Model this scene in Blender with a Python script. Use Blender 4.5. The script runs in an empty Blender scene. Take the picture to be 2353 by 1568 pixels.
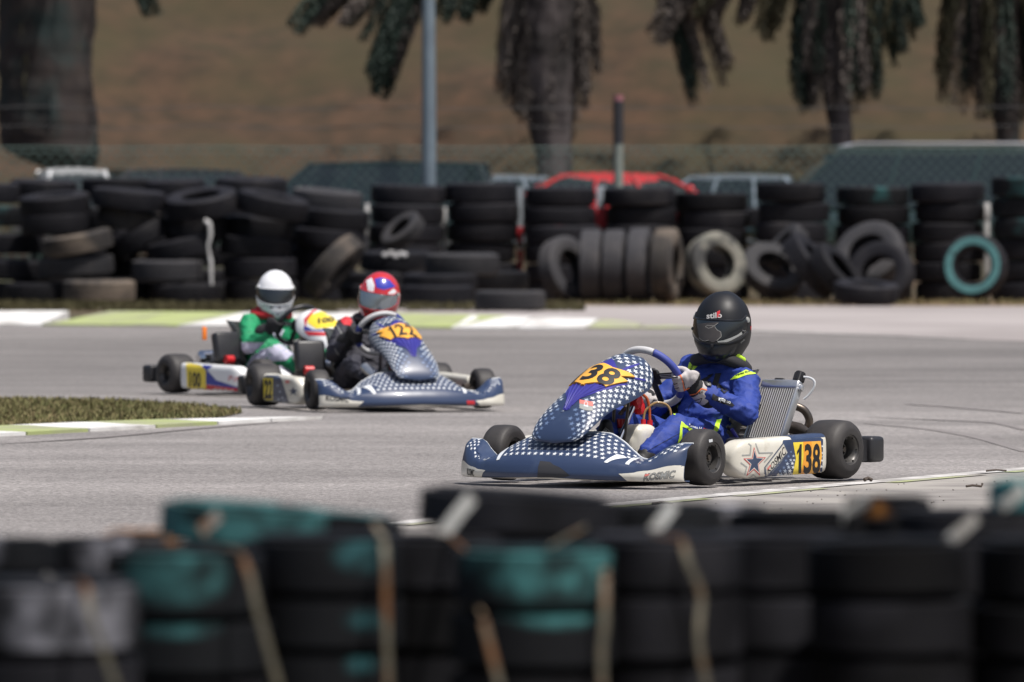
import bpy, bmesh, math, random
import numpy as np
from mathutils import Vector, Matrix, noise
from mathutils.bvhtree import BVHTree

R = math.radians
SC = bpy.context.scene
COL = SC.collection
random.seed(7)

# ---------------------------------------------------------------- camera
CAM_H = 1.23                      # metres above the track
FOC = 250.0                       # mm on a 36 mm sensor
FPX = FOC / 36.0 * 2353.0         # focal length in the pixels of the survey sheet (2353 wide)
CX, HY = 1176.5, 506.0            # optical axis and horizon row on that sheet
cam_d = bpy.data.cameras.new('camera')
cam = bpy.data.objects.new('camera', cam_d)
COL.objects.link(cam)
cam.location = (0, 0, CAM_H)
cam.rotation_euler = (R(90), 0, 0)
cam_d.lens = FOC
cam_d.sensor_width = 36.0
cam_d.shift_y = -(784.0 - HY) / 2353.0
cam_d.clip_start = 0.5
cam_d.clip_end = 3000
cam_d.dof.use_dof = True
cam_d.dof.focus_distance = 33.1
cam_d.dof.aperture_fstop = 250.0 / 50.0
cam_d.dof.aperture_blades = 0
SC.camera = cam

# ---------------------------------------------------------------- light
SUN_AZ, SUN_EL = math.atan2(0.62, -0.60), R(66)      # azimuth measured from +Y towards +X
world = bpy.data.worlds.new('World')
SC.world = world
world.use_nodes = True
wn = world.node_tree
for n in list(wn.nodes):
    wn.nodes.remove(n)
wo = wn.nodes.new('ShaderNodeOutputWorld')
bg = wn.nodes.new('ShaderNodeBackground')
sky = wn.nodes.new('ShaderNodeTexSky')
sky.sky_type = 'NISHITA'
sky.sun_disc = False
sky.sun_elevation = SUN_EL
sky.sun_rotation = SUN_AZ
sky.air_density = 1.0
sky.dust_density = 4.0
sky.ozone_density = 1.0
bg.inputs['Strength'].default_value = 0.08
wn.links.new(sky.outputs[0], bg.inputs[0])
wn.links.new(bg.outputs[0], wo.inputs[0])
sd = bpy.data.lights.new('sun', 'SUN')
sd.energy = 4.0
sd.angle = R(0.8)
sd.color = (1.0, 0.955, 0.9)
sun = bpy.data.objects.new('sun', sd)
COL.objects.link(sun)
sv = Vector((math.sin(SUN_AZ) * math.cos(SUN_EL), math.cos(SUN_AZ) * math.cos(SUN_EL), math.sin(SUN_EL)))
sun.rotation_euler = sv.to_track_quat('Z', 'Y').to_euler()
sun.location = (10, -10, 40)
SC.view_settings.view_transform = 'Standard'
SC.view_settings.look = 'None'
SC.view_settings.gamma = 1.0
SC.view_settings.use_curve_mapping = False
SC.view_settings.exposure = 0.28

# ---------------------------------------------------------------- helpers
def at(U, V, d):
    """the point at distance d that stands at sheet position U, V"""
    return Vector(((U - CX) * d / FPX, d, CAM_H - (V - HY) * d / FPX))

def gd(V, z=0.0):
    """distance at which height z shows on row V"""
    return (CAM_H - z) * FPX / (V - HY)

def gp(U, V, z=0.0):
    d = gd(V, z)
    return Vector(((U - CX) * d / FPX, d, z))

def proj(p):
    return (CX + FPX * p[0] / p[1], HY + FPX * (CAM_H - p[2]) / p[1])

ZOOM = {'1': (1034.1, 631.95, .3298), '2': (1436.25, 631.95, .3298), '3': (344.7, 603.2, .354),
        'A': (1349.98, 792.75, .1722), 'B': (1637.2, 850.2, .17222), 'C': (1551.0, 660.6, .12823),
        'D': (1177.6, 792.75, .15387), 'E': (1062.75, 965.1, .23193), 'P': (0, 0, 1.0)}

def zz(k, pts):
    a, b, s = ZOOM[k]
    return [(a + s * x, b + s * y) for x, y in pts]

def interp(xs, ys, x):
    """smooth (Hermite) interpolation"""
    n = len(xs)
    if x <= xs[0]:
        return ys[0]
    if x >= xs[-1]:
        return ys[-1]
    i = max(k for k in range(n - 1) if xs[k] <= x)
    h = xs[i + 1] - xs[i]
    t = (x - xs[i]) / h
    def m(k):
        if k == 0:
            return (ys[1] - ys[0]) / (xs[1] - xs[0])
        if k == n - 1:
            return (ys[-1] - ys[-2]) / (xs[-1] - xs[-2])
        a = (ys[k] - ys[k - 1]) / (xs[k] - xs[k - 1])
        b = (ys[k + 1] - ys[k]) / (xs[k + 1] - xs[k])
        return 0.0 if a * b <= 0 else 2 * a * b / (a + b)
    m0, m1 = m(i) * h, m(i + 1) * h
    t2, t3 = t * t, t * t * t
    return (2*t3 - 3*t2 + 1) * ys[i] + (t3 - 2*t2 + t) * m0 + (-2*t3 + 3*t2) * ys[i + 1] + (t3 - t2) * m1

def lerp(a, b, t):
    return a + (b - a) * t

def path(pts, n=24):
    """n + 1 points of a smooth line through pts"""
    ks = list(range(len(pts)))
    return [Vector([interp(ks, [p[c] for p in pts], t * (len(pts) - 1) / n) for c in range(3)]) for t in range(n + 1)]

def sstep(a, b, x):
    t = min(1, max(0, (x - a) / (b - a)))
    return t * t * (3 - 2 * t)

# ---------------------------------------------------------------- materials
MATS = {}
def mat(name, col, rough=0.6, metal=0.0, var=None, vscale=8.0, var2=None, v2scale=2.0, v2lo=.45, v2hi=.6,
        bump=0.0, bscale=40.0, coat=0.0, spec=0.5, alpha=None, trans=0.0, sss=0.0, rnd=0.0, obj=True, vdet=6.0, emis=None, spot=None):
    """Principled material: col mixed with var by fine noise, then with var2 by a broad thresholded noise; rnd varies brightness per object"""
    if name in MATS:
        return MATS[name]
    m = bpy.data.materials.new(name)
    MATS[name] = m
    m.use_nodes = True
    nt = m.node_tree
    b = nt.nodes['Principled BSDF']
    b.inputs['Base Color'].default_value = (*col, 1)
    b.inputs['Roughness'].default_value = rough
    b.inputs['Metallic'].default_value = metal
    b.inputs['Coat Weight'].default_value = coat
    b.inputs['Coat Roughness'].default_value = 0.08
    b.inputs['Specular IOR Level'].default_value = spec
    b.inputs['Transmission Weight'].default_value = trans
    if sss:
        b.inputs['Subsurface Weight'].default_value = sss
        b.inputs['Subsurface Radius'].default_value = (.03, .03, .025)
    if alpha is not None:
        b.inputs['Alpha'].default_value = alpha
    tc = nt.nodes.new('ShaderNodeTexCoord')
    src = tc.outputs['Object']
    oi = nt.nodes.new('ShaderNodeObjectInfo')
    if rnd or var2:
        ad = nt.nodes.new('ShaderNodeVectorMath')
        ad.operation = 'MULTIPLY_ADD'
        cb = nt.nodes.new('ShaderNodeCombineXYZ')
        for k in range(3):
            nt.links.new(oi.outputs['Random'], cb.inputs[k])
        nt.links.new(cb.outputs[0], ad.inputs[0])
        ad.inputs[1].default_value = (17, 31, 23)
        nt.links.new(src, ad.inputs[2])
        src = ad.outputs[0]
    cur = None
    def noi(scale, det=vdet):
        n = nt.nodes.new('ShaderNodeTexNoise')
        n.inputs['Scale'].default_value = scale
        n.inputs['Detail'].default_value = det
        nt.links.new(src, n.inputs['Vector'])
        return n.outputs['Fac']
    def mix(fac, a, bb):
        x = nt.nodes.new('ShaderNodeMix')
        x.data_type = 'RGBA'
        nt.links.new(fac, x.inputs[0])
        if isinstance(a, tuple):
            x.inputs[6].default_value = (*a, 1)
        else:
            nt.links.new(a, x.inputs[6])
        x.inputs[7].default_value = (*bb, 1)
        return x.outputs[2]
    def ramp(fac, lo, hi):
        r = nt.nodes.new('ShaderNodeMapRange')
        r.inputs['From Min'].default_value = lo
        r.inputs['From Max'].default_value = hi
        nt.links.new(fac, r.inputs['Value'])
        return r.outputs[0]
    if var:
        cur = mix(ramp(noi(vscale), .3, .7), col, var)
    if var2:
        fac = ramp(noi(v2scale), v2lo, v2hi)
        if spot:                       # brushed-on paint: a patch of limited reach on this one tyre
            sc = nt.nodes.new('ShaderNodeVectorMath')
            sc.operation = 'MULTIPLY'
            nt.links.new(tc.outputs['Object'], sc.inputs[0])
            sc.inputs[1].default_value = (1, 1, spot[4])
            di = nt.nodes.new('ShaderNodeVectorMath')
            di.operation = 'DISTANCE'
            nt.links.new(sc.outputs[0], di.inputs[0])
            di.inputs[1].default_value = (spot[0], spot[1], spot[2] * spot[4])
            ml = nt.nodes.new('ShaderNodeMath')
            ml.operation = 'MULTIPLY'
            nt.links.new(ramp(di.outputs['Value'], spot[3], spot[3] * .55), ml.inputs[0])
            nt.links.new(fac, ml.inputs[1])
            fac = ml.outputs[0]
        cur = mix(fac, cur or col, var2)
    if rnd:
        h = nt.nodes.new('ShaderNodeHueSaturation')
        r = nt.nodes.new('ShaderNodeMapRange')
        r.inputs['To Min'].default_value = 1 - rnd
        r.inputs['To Max'].default_value = 1 + rnd
        nt.links.new(oi.outputs['Random'], r.inputs['Value'])
        nt.links.new(r.outputs[0], h.inputs['Value'])
        if cur:
            nt.links.new(cur, h.inputs['Color'])
        else:
            h.inputs['Color'].default_value = (*col, 1)
        cur = h.outputs[0]
    if cur:
        nt.links.new(cur, b.inputs['Base Color'])
    if bump:
        bp = nt.nodes.new('ShaderNodeBump')
        bp.inputs['Strength'].default_value = bump
        bp.inputs['Distance'].default_value = 0.01
        nt.links.new(noi(bscale, 5), bp.inputs['Height'])
        nt.links.new(bp.outputs[0], b.inputs['Normal'])
    return m

# ---------------------------------------------------------------- mesh builder
class MB:
    def __init__(self):
        self.v, self.f, self.m = [], [], []
    def add(self, vs, fs, mi=0):
        o = len(self.v)
        self.v += [tuple(p) for p in vs]
        self.f += [tuple(i + o for i in f) for f in fs]
        self.m += [mi] * len(fs)
        return self
    def tube(self, pts, r, seg=10, mi=0, cap=True, closed=False, squash=None):
        pts = [Vector(p) for p in pts]
        n = len(pts)
        rr = r if isinstance(r, (list, tuple)) else [r] * n
        T = []
        for i in range(n):
            if closed:
                t = pts[(i + 1) % n] - pts[i - 1]
            else:
                t = pts[min(i + 1, n - 1)] - pts[max(i - 1, 0)]
            T.append(t.normalized())
        up = Vector((0, 0, 1)) if abs(T[0].z) < .9 else Vector((1, 0, 0))
        a = T[0].cross(up).normalized()
        vs = []
        for i in range(n):
            a = (a - T[i] * a.dot(T[i])).normalized()
            b = T[i].cross(a)
            for k in range(seg):
                w = 2 * math.pi * k / seg
                vs.append(pts[i] + (a * math.cos(w) + b * math.sin(w) * (squash or 1)) * rr[i])
        fs = []
        m = n if closed else n - 1
        for i in range(m):
            for k in range(seg):
                j, k2 = (i + 1) % n, (k + 1) % seg
                fs.append((i * seg + k, i * seg + k2, j * seg + k2, j * seg + k))
        if cap and not closed:
            fs.append(tuple(range(seg))[::-1])
            fs.append(tuple((n - 1) * seg + k for k in range(seg)))
        return self.add(vs, fs, mi)
    def lathe(self, prof, seg=32, M=None, mi=0, closed=False):
        """profile of (radius, height) spun about Z, then moved by M"""
        M = M or Matrix()
        n = len(prof)
        vs = []
        for r, z in prof:
            for k in range(seg):
                w = 2 * math.pi * k / seg
                vs.append(M @ Vector((r * math.cos(w), r * math.sin(w), z)))
        fs = []
        for i in range(n if closed else n - 1):
            j = (i + 1) % n
            for k in range(seg):
                k2 = (k + 1) % seg
                fs.append((i * seg + k, i * seg + k2, j * seg + k2, j * seg + k))
        if not closed:
            if prof[0][0] > 1e-5:
                fs.append(tuple(range(seg))[::-1])
            if prof[-1][0] > 1e-5:
                fs.append(tuple((n - 1) * seg + k for k in range(seg)))
        return self.add(vs, fs, mi)
    def box(self, c, s, bev=0.0, rot=None, mi=0, segs=2):
        bm = bmesh.new()
        bmesh.ops.create_cube(bm, size=1.0)
        for v in bm.verts:
            v.co = Vector((v.co.x * s[0], v.co.y * s[1], v.co.z * s[2]))
        if bev:
            bmesh.ops.bevel(bm, geom=bm.edges[:], offset=bev, segments=segs, affect='EDGES', profile=.5)
        Mx = Matrix.Translation(Vector(c)) @ (rot.to_4x4() if rot else Matrix())
        bm.verts.index_update()
        vs = [Mx @ v.co for v in bm.verts]
        fs = [[v.index for v in f.verts] for f in bm.faces]
        bm.free()
        return self.add(vs, fs, mi)
    def ell(self, c, r, rot=None, seg=20, rings=12, mi=0):
        if not isinstance(r, (tuple, list)):
            r = (r, r, r)
        Mx = Matrix.Translation(Vector(c)) @ (rot.to_4x4() if rot else Matrix())
        vs = [Mx @ Vector((0, 0, r[2]))]
        for i in range(1, rings):
            a = math.pi * i / rings
            for k in range(seg):
                w = 2 * math.pi * k / seg
                vs.append(Mx @ Vector((r[0] * math.sin(a) * math.cos(w), r[1] * math.sin(a) * math.sin(w), r[2] * math.cos(a))))
        vs.append(Mx @ Vector((0, 0, -r[2])))
        fs = [(0, 1 + k, 1 + (k + 1) % seg) for k in range(seg)]
        for i in range(rings - 2):
            for k in range(seg):
                a, b = 1 + i * seg + k, 1 + i * seg + (k + 1) % seg
                fs.append((a, a + seg, b + seg, b))
        e = len(vs) - 1
        o = 1 + (rings - 2) * seg
        fs += [(o + k, e, o + (k + 1) % seg) for k in range(seg)]
        return self.add(vs, fs, mi)
    def limb(self, pts, rad, seg=14):
        """closed capsule chain for the voxel body"""
        for i in range(len(pts) - 1):
            a, b = Vector(pts[i]), Vector(pts[i + 1])
            self.tube([lerp(a, b, k / 6) for k in range(7)], [lerp(rad[i], rad[i + 1], k / 6) for k in range(7)], seg)
        for p, r in zip(pts, rad):
            self.ell(p, r, seg=14, rings=9)
        return self
    def grid(self, fn, nu, nv, mi=0):
        vs = [fn(i / nu, j / nv) for i in range(nu + 1) for j in range(nv + 1)]
        fs = [(i * (nv + 1) + j, i * (nv + 1) + j + 1, (i + 1) * (nv + 1) + j + 1, (i + 1) * (nv + 1) + j) for i in range(nu) for j in range(nv)]
        return self.add(vs, fs, mi)
    def prism(self, poly, M, depth, mi=0):
        """polygon in the XY plane of M pushed along its Z"""
        n = len(poly)
        vs = [M @ Vector((x, y, 0)) for x, y in poly] + [M @ Vector((x, y, depth)) for x, y in poly]
        fs = [tuple(range(n))[::-1], tuple(range(n, 2 * n))] + [(k, (k + 1) % n, n + (k + 1) % n, n + k) for k in range(n)]
        return self.add(vs, fs, mi)
    def mesh(self, name, recalc=True, smooth=True, angle=42):
        me = bpy.data.meshes.new(name)
        me.from_pydata(self.v, [], self.f)
        me.polygons.foreach_set('material_index', self.m)
        if recalc:
            bm = bmesh.new()
            bm.from_mesh(me)
            bmesh.ops.recalc_face_normals(bm, faces=bm.faces[:])
            bm.to_mesh(me)
            bm.free()
        if smooth:
            me.polygons.foreach_set('use_smooth', [True] * len(me.polygons))
            me.set_sharp_from_angle(angle=R(angle))
        me.update()
        return me
    def build(self, name, mats, parent=None, **k):
        return link(name, self.mesh(name, **k), mats, parent)

def link(name, me, mats=None, parent=None):
    o = bpy.data.objects.new(name, me)
    COL.objects.link(o)
    if mats is not None:
        ml = mats if isinstance(mats, (list, tuple)) else [mats]
        if not len(me.materials):
            for m in ml:
                me.materials.append(m)
        else:
            for i, m in enumerate(ml):
                if me.materials[i] is not m:
                    o.material_slots[i].link = 'OBJECT'
                    o.material_slots[i].material = m
    if parent:
        o.parent = parent
    return o

def empty(name, loc=(0, 0, 0), rz=0.0):
    o = bpy.data.objects.new(name, None)
    o.empty_display_size = .1
    COL.objects.link(o)
    o.location = loc
    o.rotation_euler = (0, 0, rz)
    return o

def tag(o, label=None, cat=None, group=None, kind=None):
    if label:
        o['label'] = label
        n = len(label.split())
        if n < 4 or n > 16:
            print('LABEL WORDS', n, label)
    if cat:
        o['category'] = cat
    if group:
        o['group'] = group
    if kind:
        o['kind'] = kind
    return o

def wmat(o):
    m = o.matrix_basis.copy()
    return wmat(o.parent) @ m if o.parent else m

def evaluated(mb, mods):
    me = mb.mesh('tmp', recalc=True, smooth=False)
    o = bpy.data.objects.new('tmp', me)
    COL.objects.link(o)
    for kind, props in mods:
        md = o.modifiers.new(kind, kind)
        for k, v in props.items():
            setattr(md, k, v)
    dg = bpy.context.evaluated_depsgraph_get()
    out = bpy.data.meshes.new_from_object(o.evaluated_get(dg))
    bpy.data.objects.remove(o)
    bpy.data.meshes.remove(me)
    return out

def voxel(mb, size, it=6, wr=0.0, wf=9.0, seed=0.0):
    """one continuous surface from overlapping volumes, smoothed, then wrinkled"""
    me = evaluated(mb, [('REMESH', dict(mode='VOXEL', voxel_size=size)), ('SMOOTH', dict(factor=.5, iterations=it))])
    if wr:
        me.update()
        off = Vector((seed, seed * .7, -seed))
        N = [v.normal.copy() for v in me.vertices]
        C = [v.co.copy() for v in me.vertices]
        flat = []
        for c, n in zip(C, N):
            p = c + off
            a = noise.noise(Vector((p.x * wf, p.y * wf, p.z * wf * 1.7)))
            b = noise.noise(Vector((p.x * wf * 2.3 + 5, p.y * wf * 2.3, p.z * wf * 3.2)))
            q = p + Vector((a, b, a * b)) * .05
            r1 = 1 - abs(noise.noise(Vector((q.x * wf * .8 + 3, q.y * wf * .8, q.z * wf * 1.5))))
            r2 = 1 - abs(noise.noise(Vector((q.x * wf * 1.7, q.y * wf * 1.7 + 8, q.z * wf * 2.2))))
            flat += list(c + n * wr * (.55 * a + .2 * b + 1.25 * max(0, r1) ** 7 + .6 * max(0, r2) ** 6 - .75))
        me.vertices.foreach_set('co', flat)
    me.polygons.foreach_set('use_smooth', [True] * len(me.polygons))
    me.update()
    return me

# ---------------------------------------------------------------- flat print: letters, stars, outlines
TXT = {}
def text2(s, bold=0.0, shear=0.0, space=1.0):
    """letters as flat faces normalised to the unit box"""
    if s == '1':
        return [(.42, 0), (.98, 0), (.98, 1), (.60, 1), (.40, .88), (.02, .78), (.02, .66), (.42, .76)], [tuple(range(8))]
    key = (s, bold, shear, space)
    if key not in TXT:
        cu = bpy.data.curves.new('t', 'FONT')
        cu.body = s
        cu.offset = bold
        cu.shear = shear
        cu.space_character = space
        cu.resolution_u = 3
        o = bpy.data.objects.new('t', cu)
        COL.objects.link(o)
        me = bpy.data.meshes.new_from_object(o.evaluated_get(bpy.context.evaluated_depsgraph_get()))
        vs = np.array([v.co[:2] for v in me.vertices])
        fs = [tuple(p.vertices) for p in me.polygons]
        bpy.data.objects.remove(o)
        bpy.data.curves.remove(cu)
        bpy.data.meshes.remove(me)
        lo, hi = vs.min(0), vs.max(0)
        TXT[key] = ([tuple(x) for x in (vs - lo) / (hi - lo)], fs)
    return TXT[key]

def quad_map(vs, p00, p10, p01, p11=None):
    """unit box to a quad given by its lower left, lower right, upper left (and upper right) corners"""
    if p11 is None:
        p11 = (p10[0] + p01[0] - p00[0], p10[1] + p01[1] - p00[1])
    return [tuple((1-x)*(1-y)*p00[k] + x*(1-y)*p10[k] + (1-x)*y*p01[k] + x*y*p11[k] for k in (0, 1)) for x, y in vs]

def star_poly(cx, cy, r, rot=0.0, inner=.40):
    return [(cx + (r if k % 2 == 0 else r * inner) * math.sin(rot + math.pi * k / 5),
             cy - (r if k % 2 == 0 else r * inner) * math.cos(rot + math.pi * k / 5)) for k in range(10)]

def refine(vs, fs, maxlen):
    bm = bmesh.new()
    bv = [bm.verts.new((x, y, 0)) for x, y in vs]
    for f in fs:
        try:
            bm.faces.new([bv[i] for i in f])
        except ValueError:
            pass
    bmesh.ops.remove_doubles(bm, verts=bm.verts[:], dist=maxlen * 1e-3)
    bmesh.ops.triangulate(bm, faces=bm.faces[:])
    for _ in range(6):
        long = [e for e in bm.edges if e.calc_length() > maxlen]
        if not long:
            break
        bmesh.ops.subdivide_edges(bm, edges=long, cuts=1)
        bmesh.ops.triangulate(bm, faces=[f for f in bm.faces if len(f.verts) > 3])
    bm.verts.index_update()
    out = [(v.co.x, v.co.y) for v in bm.verts], [tuple(v.index for v in f.verts) for f in bm.faces]
    bm.free()
    return out

def bvh_of(objs):
    vs, fs = [], []
    for o in objs:
        M = wmat(o)
        k = len(vs)
        vs += [M @ v.co for v in o.data.vertices]
        fs += [[i + k for i in p.vertices] for p in o.data.polygons]
    return BVHTree.FromPolygons(vs, fs)

EYE = Vector((0, 0, CAM_H))
def ray(bvh, U, V):
    d = Vector(((U - CX) / FPX, 1, -(V - HY) / FPX)).normalized()
    loc, nor, _i, _t = bvh.ray_cast(EYE, d)
    if loc is None:
        return None, None
    if nor.dot(d) > 0:
        nor = -nor
    return loc, nor

def print_on(name, shapes, bvh, parent, m, off=.002, maxlen=5.0, gap=.10, thick=0.0):
    """print surveyed outlines onto a surface; shapes: list of (2D verts, faces) in sheet units"""
    Mi = wmat(parent).inverted()
    mb = MB()
    for vs, fs in shapes:
        vs, fs = refine(vs, fs, maxlen)
        P = []
        for U, V in vs:
            loc, nor = ray(bvh, U, V)
            P.append(None if loc is None else (loc, nor))
        keep = []
        for f in fs:
            if any(P[i] is None for i in f):
                continue
            q = [P[i][0] for i in f]
            if max((q[i] - q[i - 1]).length for i in range(len(q))) > gap:
                continue
            keep.append(f)
        used = sorted({i for f in keep for i in f})
        ix = {i: k for k, i in enumerate(used)}
        mb.add([Mi @ (P[i][0] + P[i][1] * off) for i in used], [tuple(ix[i] for i in f) for f in keep])
    if not mb.f:
        print('EMPTY PRINT', name)
        return None
    return mb.build(name, m, parent, recalc=False, smooth=True, angle=60)

def poly(pts):
    return (pts, [tuple(range(len(pts)))])

def stroke(pts, w):
    """a band of width w along a line"""
    out = []
    for a, b in zip(pts[:-1], pts[1:]):
        dx, dy = b[0] - a[0], b[1] - a[1]
        l = math.hypot(dx, dy) or 1
        nx, ny = -dy / l * w / 2, dx / l * w / 2
        ex, ey = dx / l * w * .25, dy / l * w * .25
        out.append(poly([(a[0] + nx - ex, a[1] + ny - ey), (b[0] + nx + ex, b[1] + ny + ey), (b[0] - nx + ex, b[1] - ny + ey), (a[0] - nx - ex, a[1] - ny - ey)]))
    return out

class Surf:
    """a parametric panel, print can be laid on it in its own (u, v)"""
    def __init__(self, fn, nu, nv, centre):
        self.fn, self.nu, self.nv, self.c = fn, nu, nv, Vector(centre)
        self.tab = None
    def n(self, u, v):
        e = 1e-3
        a = self.fn(min(1, u + e), v) - self.fn(max(0, u - e), v)
        b = self.fn(u, min(1, v + e)) - self.fn(u, max(0, v - e))
        n = a.cross(b)
        if n.length < 1e-12:
            return Vector((0, 0, 1))
        n.normalize()
        return n if n.dot(self.fn(u, v) - self.c) > 0 else -n
    def inv(self, pts, M):
        """(u, v) of surveyed sheet points, for the panel placed by matrix M"""
        if self.tab is None:
            N = 140
            self.tab = []
            for i in range(N + 1):
                for j in range(N + 1):
                    u, v = i / N, j / N
                    w = M @ self.fn(u, v)
                    nn = M.to_3x3() @ self.n(u, v)
                    if nn.dot(w - EYE) < 0:
                        self.tab.append((u, v, *proj(w)))
            self.tab = np.array(self.tab)
        out = []
        for U, V in pts:
            k = np.argmin((self.tab[:, 2] - U) ** 2 + (self.tab[:, 3] - V) ** 2)
            out.append((float(self.tab[k, 0]), float(self.tab[k, 1])))
        return out
    def lay(self, mb, shapes, off, maxlen=.03, skirt=0.0):
        for vs, fs in shapes:
            vs, fs = refine(vs, fs, maxlen)
            P = []
            for u, v in vs:
                u, v = min(.999, max(.001, u)), min(.999, max(.001, v))
                P.append((self.fn(u, v), self.n(u, v)))
            mb.add([p + n * off for p, n in P], fs)
            if skirt:
                cnt = {}
                for f in fs:
                    for i in range(len(f)):
                        e = (f[i - 1], f[i])
                        cnt[frozenset(e)] = cnt.get(frozenset(e), 0) + 1
                for f in fs:
                    for i in range(len(f)):
                        a, b = f[i - 1], f[i]
                        if cnt[frozenset((a, b))] == 1:
                            q = [P[a][0] + P[a][1] * off, P[b][0] + P[b][1] * off, P[b][0] + P[b][1] * (off - skirt), P[a][0] + P[a][1] * (off - skirt)]
                            mb.add(q, [(0, 1, 2, 3)])
        return mb

# ================================================================ THE SETTING
M_ground = mat('dry_grass_ground', (.06, .05, .026), .95, var=(.035, .038, .016), vscale=3.0, var2=(.10, .068, .04), v2scale=.6, v2lo=.45, v2hi=.62, bump=.5, bscale=6)
M_hill = mat('hill_scrub', (.066, .035, .018), .95, var=(.027, .018, .008), vscale=1.9, var2=(.038, .031, .011), v2scale=.30, v2lo=.38, v2hi=.66, bump=.9, bscale=3.2, vdet=9)
M_concrete = mat('apron_concrete', (.315, .288, .282), .9, var=(.26, .235, .23), vscale=.9, var2=(.35, .32, .315), v2scale=.25, bump=.15, bscale=30)
M_dirt = mat('dirt_verge', (.25, .165, .11), .95, var=(.12, .08, .05), vscale=2.5, var2=(.33, .27, .22), v2scale=.9, v2lo=.5, v2hi=.66, bump=.5, bscale=12)
M_verge = mat('dusty_verge', (.27, .255, .24), .92, var=(.19, .175, .165), vscale=5, var2=(.33, .31, .285), v2scale=1.2, bump=.4, bscale=60)
M_kerbw = mat('kerb_white', (.76, .76, .75), .65, var=(.62, .61, .59), vscale=2.5, var2=(.38, .36, .335), v2scale=2.2, v2lo=.47, v2hi=.70)
M_kerbl = mat('kerb_lime', (.38, .44, .17), .65, var=(.33, .37, .17), vscale=2.5, var2=(.30, .30, .21), v2scale=1.6, v2lo=.48, v2hi=.72)
M_kerbl2 = mat('kerb_lime_worn', (.40, .45, .19), .7, var=(.33, .34, .23), vscale=3, var2=(.31, .29, .26), v2scale=2, v2lo=.42, v2hi=.60)
M_line = mat('line_white', (.62, .61, .60), .7, var=(.42, .40, .38), vscale=9, var2=(.26, .25, .24), v2scale=6, v2lo=.5, v2hi=.66)

def asphalt_material():
    m = bpy.data.materials.new('asphalt')
    m.use_nodes = True
    nt = m.node_tree
    b = nt.nodes['Principled BSDF']
    b.inputs['Roughness'].default_value = .78
    b.inputs['Specular IOR Level'].default_value = .35
    tc = nt.nodes.new('ShaderNodeTexCoord')
    def noi(scale, det, vec=None, rough=.5):
        n = nt.nodes.new('ShaderNodeTexNoise')
        n.inputs['Scale'].default_value = scale
        n.inputs['Detail'].default_value = det
        n.inputs['Roughness'].default_value = rough
        nt.links.new(vec or tc.outputs['Object'], n.inputs['Vector'])
        return n.outputs['Fac']
    def rng(f, a, b_, c, d):
        r = nt.nodes.new('ShaderNodeMapRange')
        for k, v in zip(('From Min', 'From Max', 'To Min', 'To Max'), (a, b_, c, d)):
            r.inputs[k].default_value = v
        nt.links.new(f, r.inputs['Value'])
        return r.outputs[0]
    def math_(op, a, c):
        x = nt.nodes.new('ShaderNodeMath')
        x.operation = op
        for k, v in enumerate((a, c)):
            if isinstance(v, (int, float)):
                x.inputs[k].default_value = v
            else:
                nt.links.new(v, x.inputs[k])
        return x.outputs[0]
    # broad wear (rubbered racing line, patches), then aggregate speckle
    mp = nt.nodes.new('ShaderNodeMapping')
    mp.inputs['Scale'].default_value = (.22, .55, 1)
    mp.inputs['Rotation'].default_value = (0, 0, R(12))
    nt.links.new(tc.outputs['Object'], mp.inputs['Vector'])
    broad = rng(noi(1.0, 5, mp.outputs[0], .6), .3, .7, .72, 1.20)
    mid = rng(noi(1.6, 4), .3, .7, .93, 1.08)
    vo = nt.nodes.new('ShaderNodeTexVoronoi')
    vo.inputs['Scale'].default_value = 75
    nt.links.new(tc.outputs['Object'], vo.inputs['Vector'])
    sp = nt.nodes.new('ShaderNodeSeparateColor')
    nt.links.new(vo.outputs['Color'], sp.inputs[0])
    speck = rng(sp.outputs[0], 0, 1, .60, 1.44)
    speck2 = rng(noi(24, 3, None, .7), .3, .7, .80, 1.2)
    # the line the karts drive round the far side is darker with laid rubber
    sx = nt.nodes.new('ShaderNodeSeparateXYZ')
    nt.links.new(tc.outputs['Object'], sx.inputs[0])
    wob = math_('ADD', sx.outputs[1], math_('MULTIPLY', math_('SUBTRACT', noi(.12, 3), .5), 14.0))
    line = math_('MULTIPLY', rng(wob, 43, 56, 0, 1), rng(wob, 86, 70, 0, 1))
    broad = math_('MULTIPLY', broad, rng(line, 0, 1, 1.0, .74))
    f = math_('MULTIPLY', math_('MULTIPLY', broad, mid), math_('MULTIPLY', speck, speck2))
    mx = nt.nodes.new('ShaderNodeMix')
    mx.data_type = 'RGBA'
    mx.blend_type = 'MULTIPLY'
    mx.inputs[0].default_value = 1
    mx.inputs[6].default_value = (.226, .212, .206, 1)
    nt.links.new(f, mx.inputs[7])
    nt.links.new(mx.outputs[2], b.inputs['Base Color'])
    bp = nt.nodes.new('ShaderNodeBump')
    bp.inputs['Strength'].default_value = .55
    bp.inputs['Distance'].default_value = .004
    nt.links.new(vo.outputs['Distance'], bp.inputs['Height'])
    nt.links.new(bp.outputs[0], b.inputs['Normal'])
    return m
M_asphalt = asphalt_material()

# terrain: one sheet, flat under the track, a bank for the near barrier, a car park step and a hillside behind
def terrain_z(x, y):
    z = -.006
    z += .345 * (1 - sstep(13.6, 17.5, y)) * sstep(4, 11, y)
    z += .50 * sstep(109.5, 112.5, y)
    h = sstep(0, 1, (y - 128) / 6) * .5
    s = max(0.0, y - 132)
    z += h + .52 * s * (1 - sstep(60, 200, s) * .55)
    if y > 120:
        z += sstep(128, 142, y) * (1.1 * noise.noise(Vector((x * .09, y * .09, 0))) + .35 * noise.noise(Vector((x * .5, y * .5, 3))))
    return z

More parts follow.
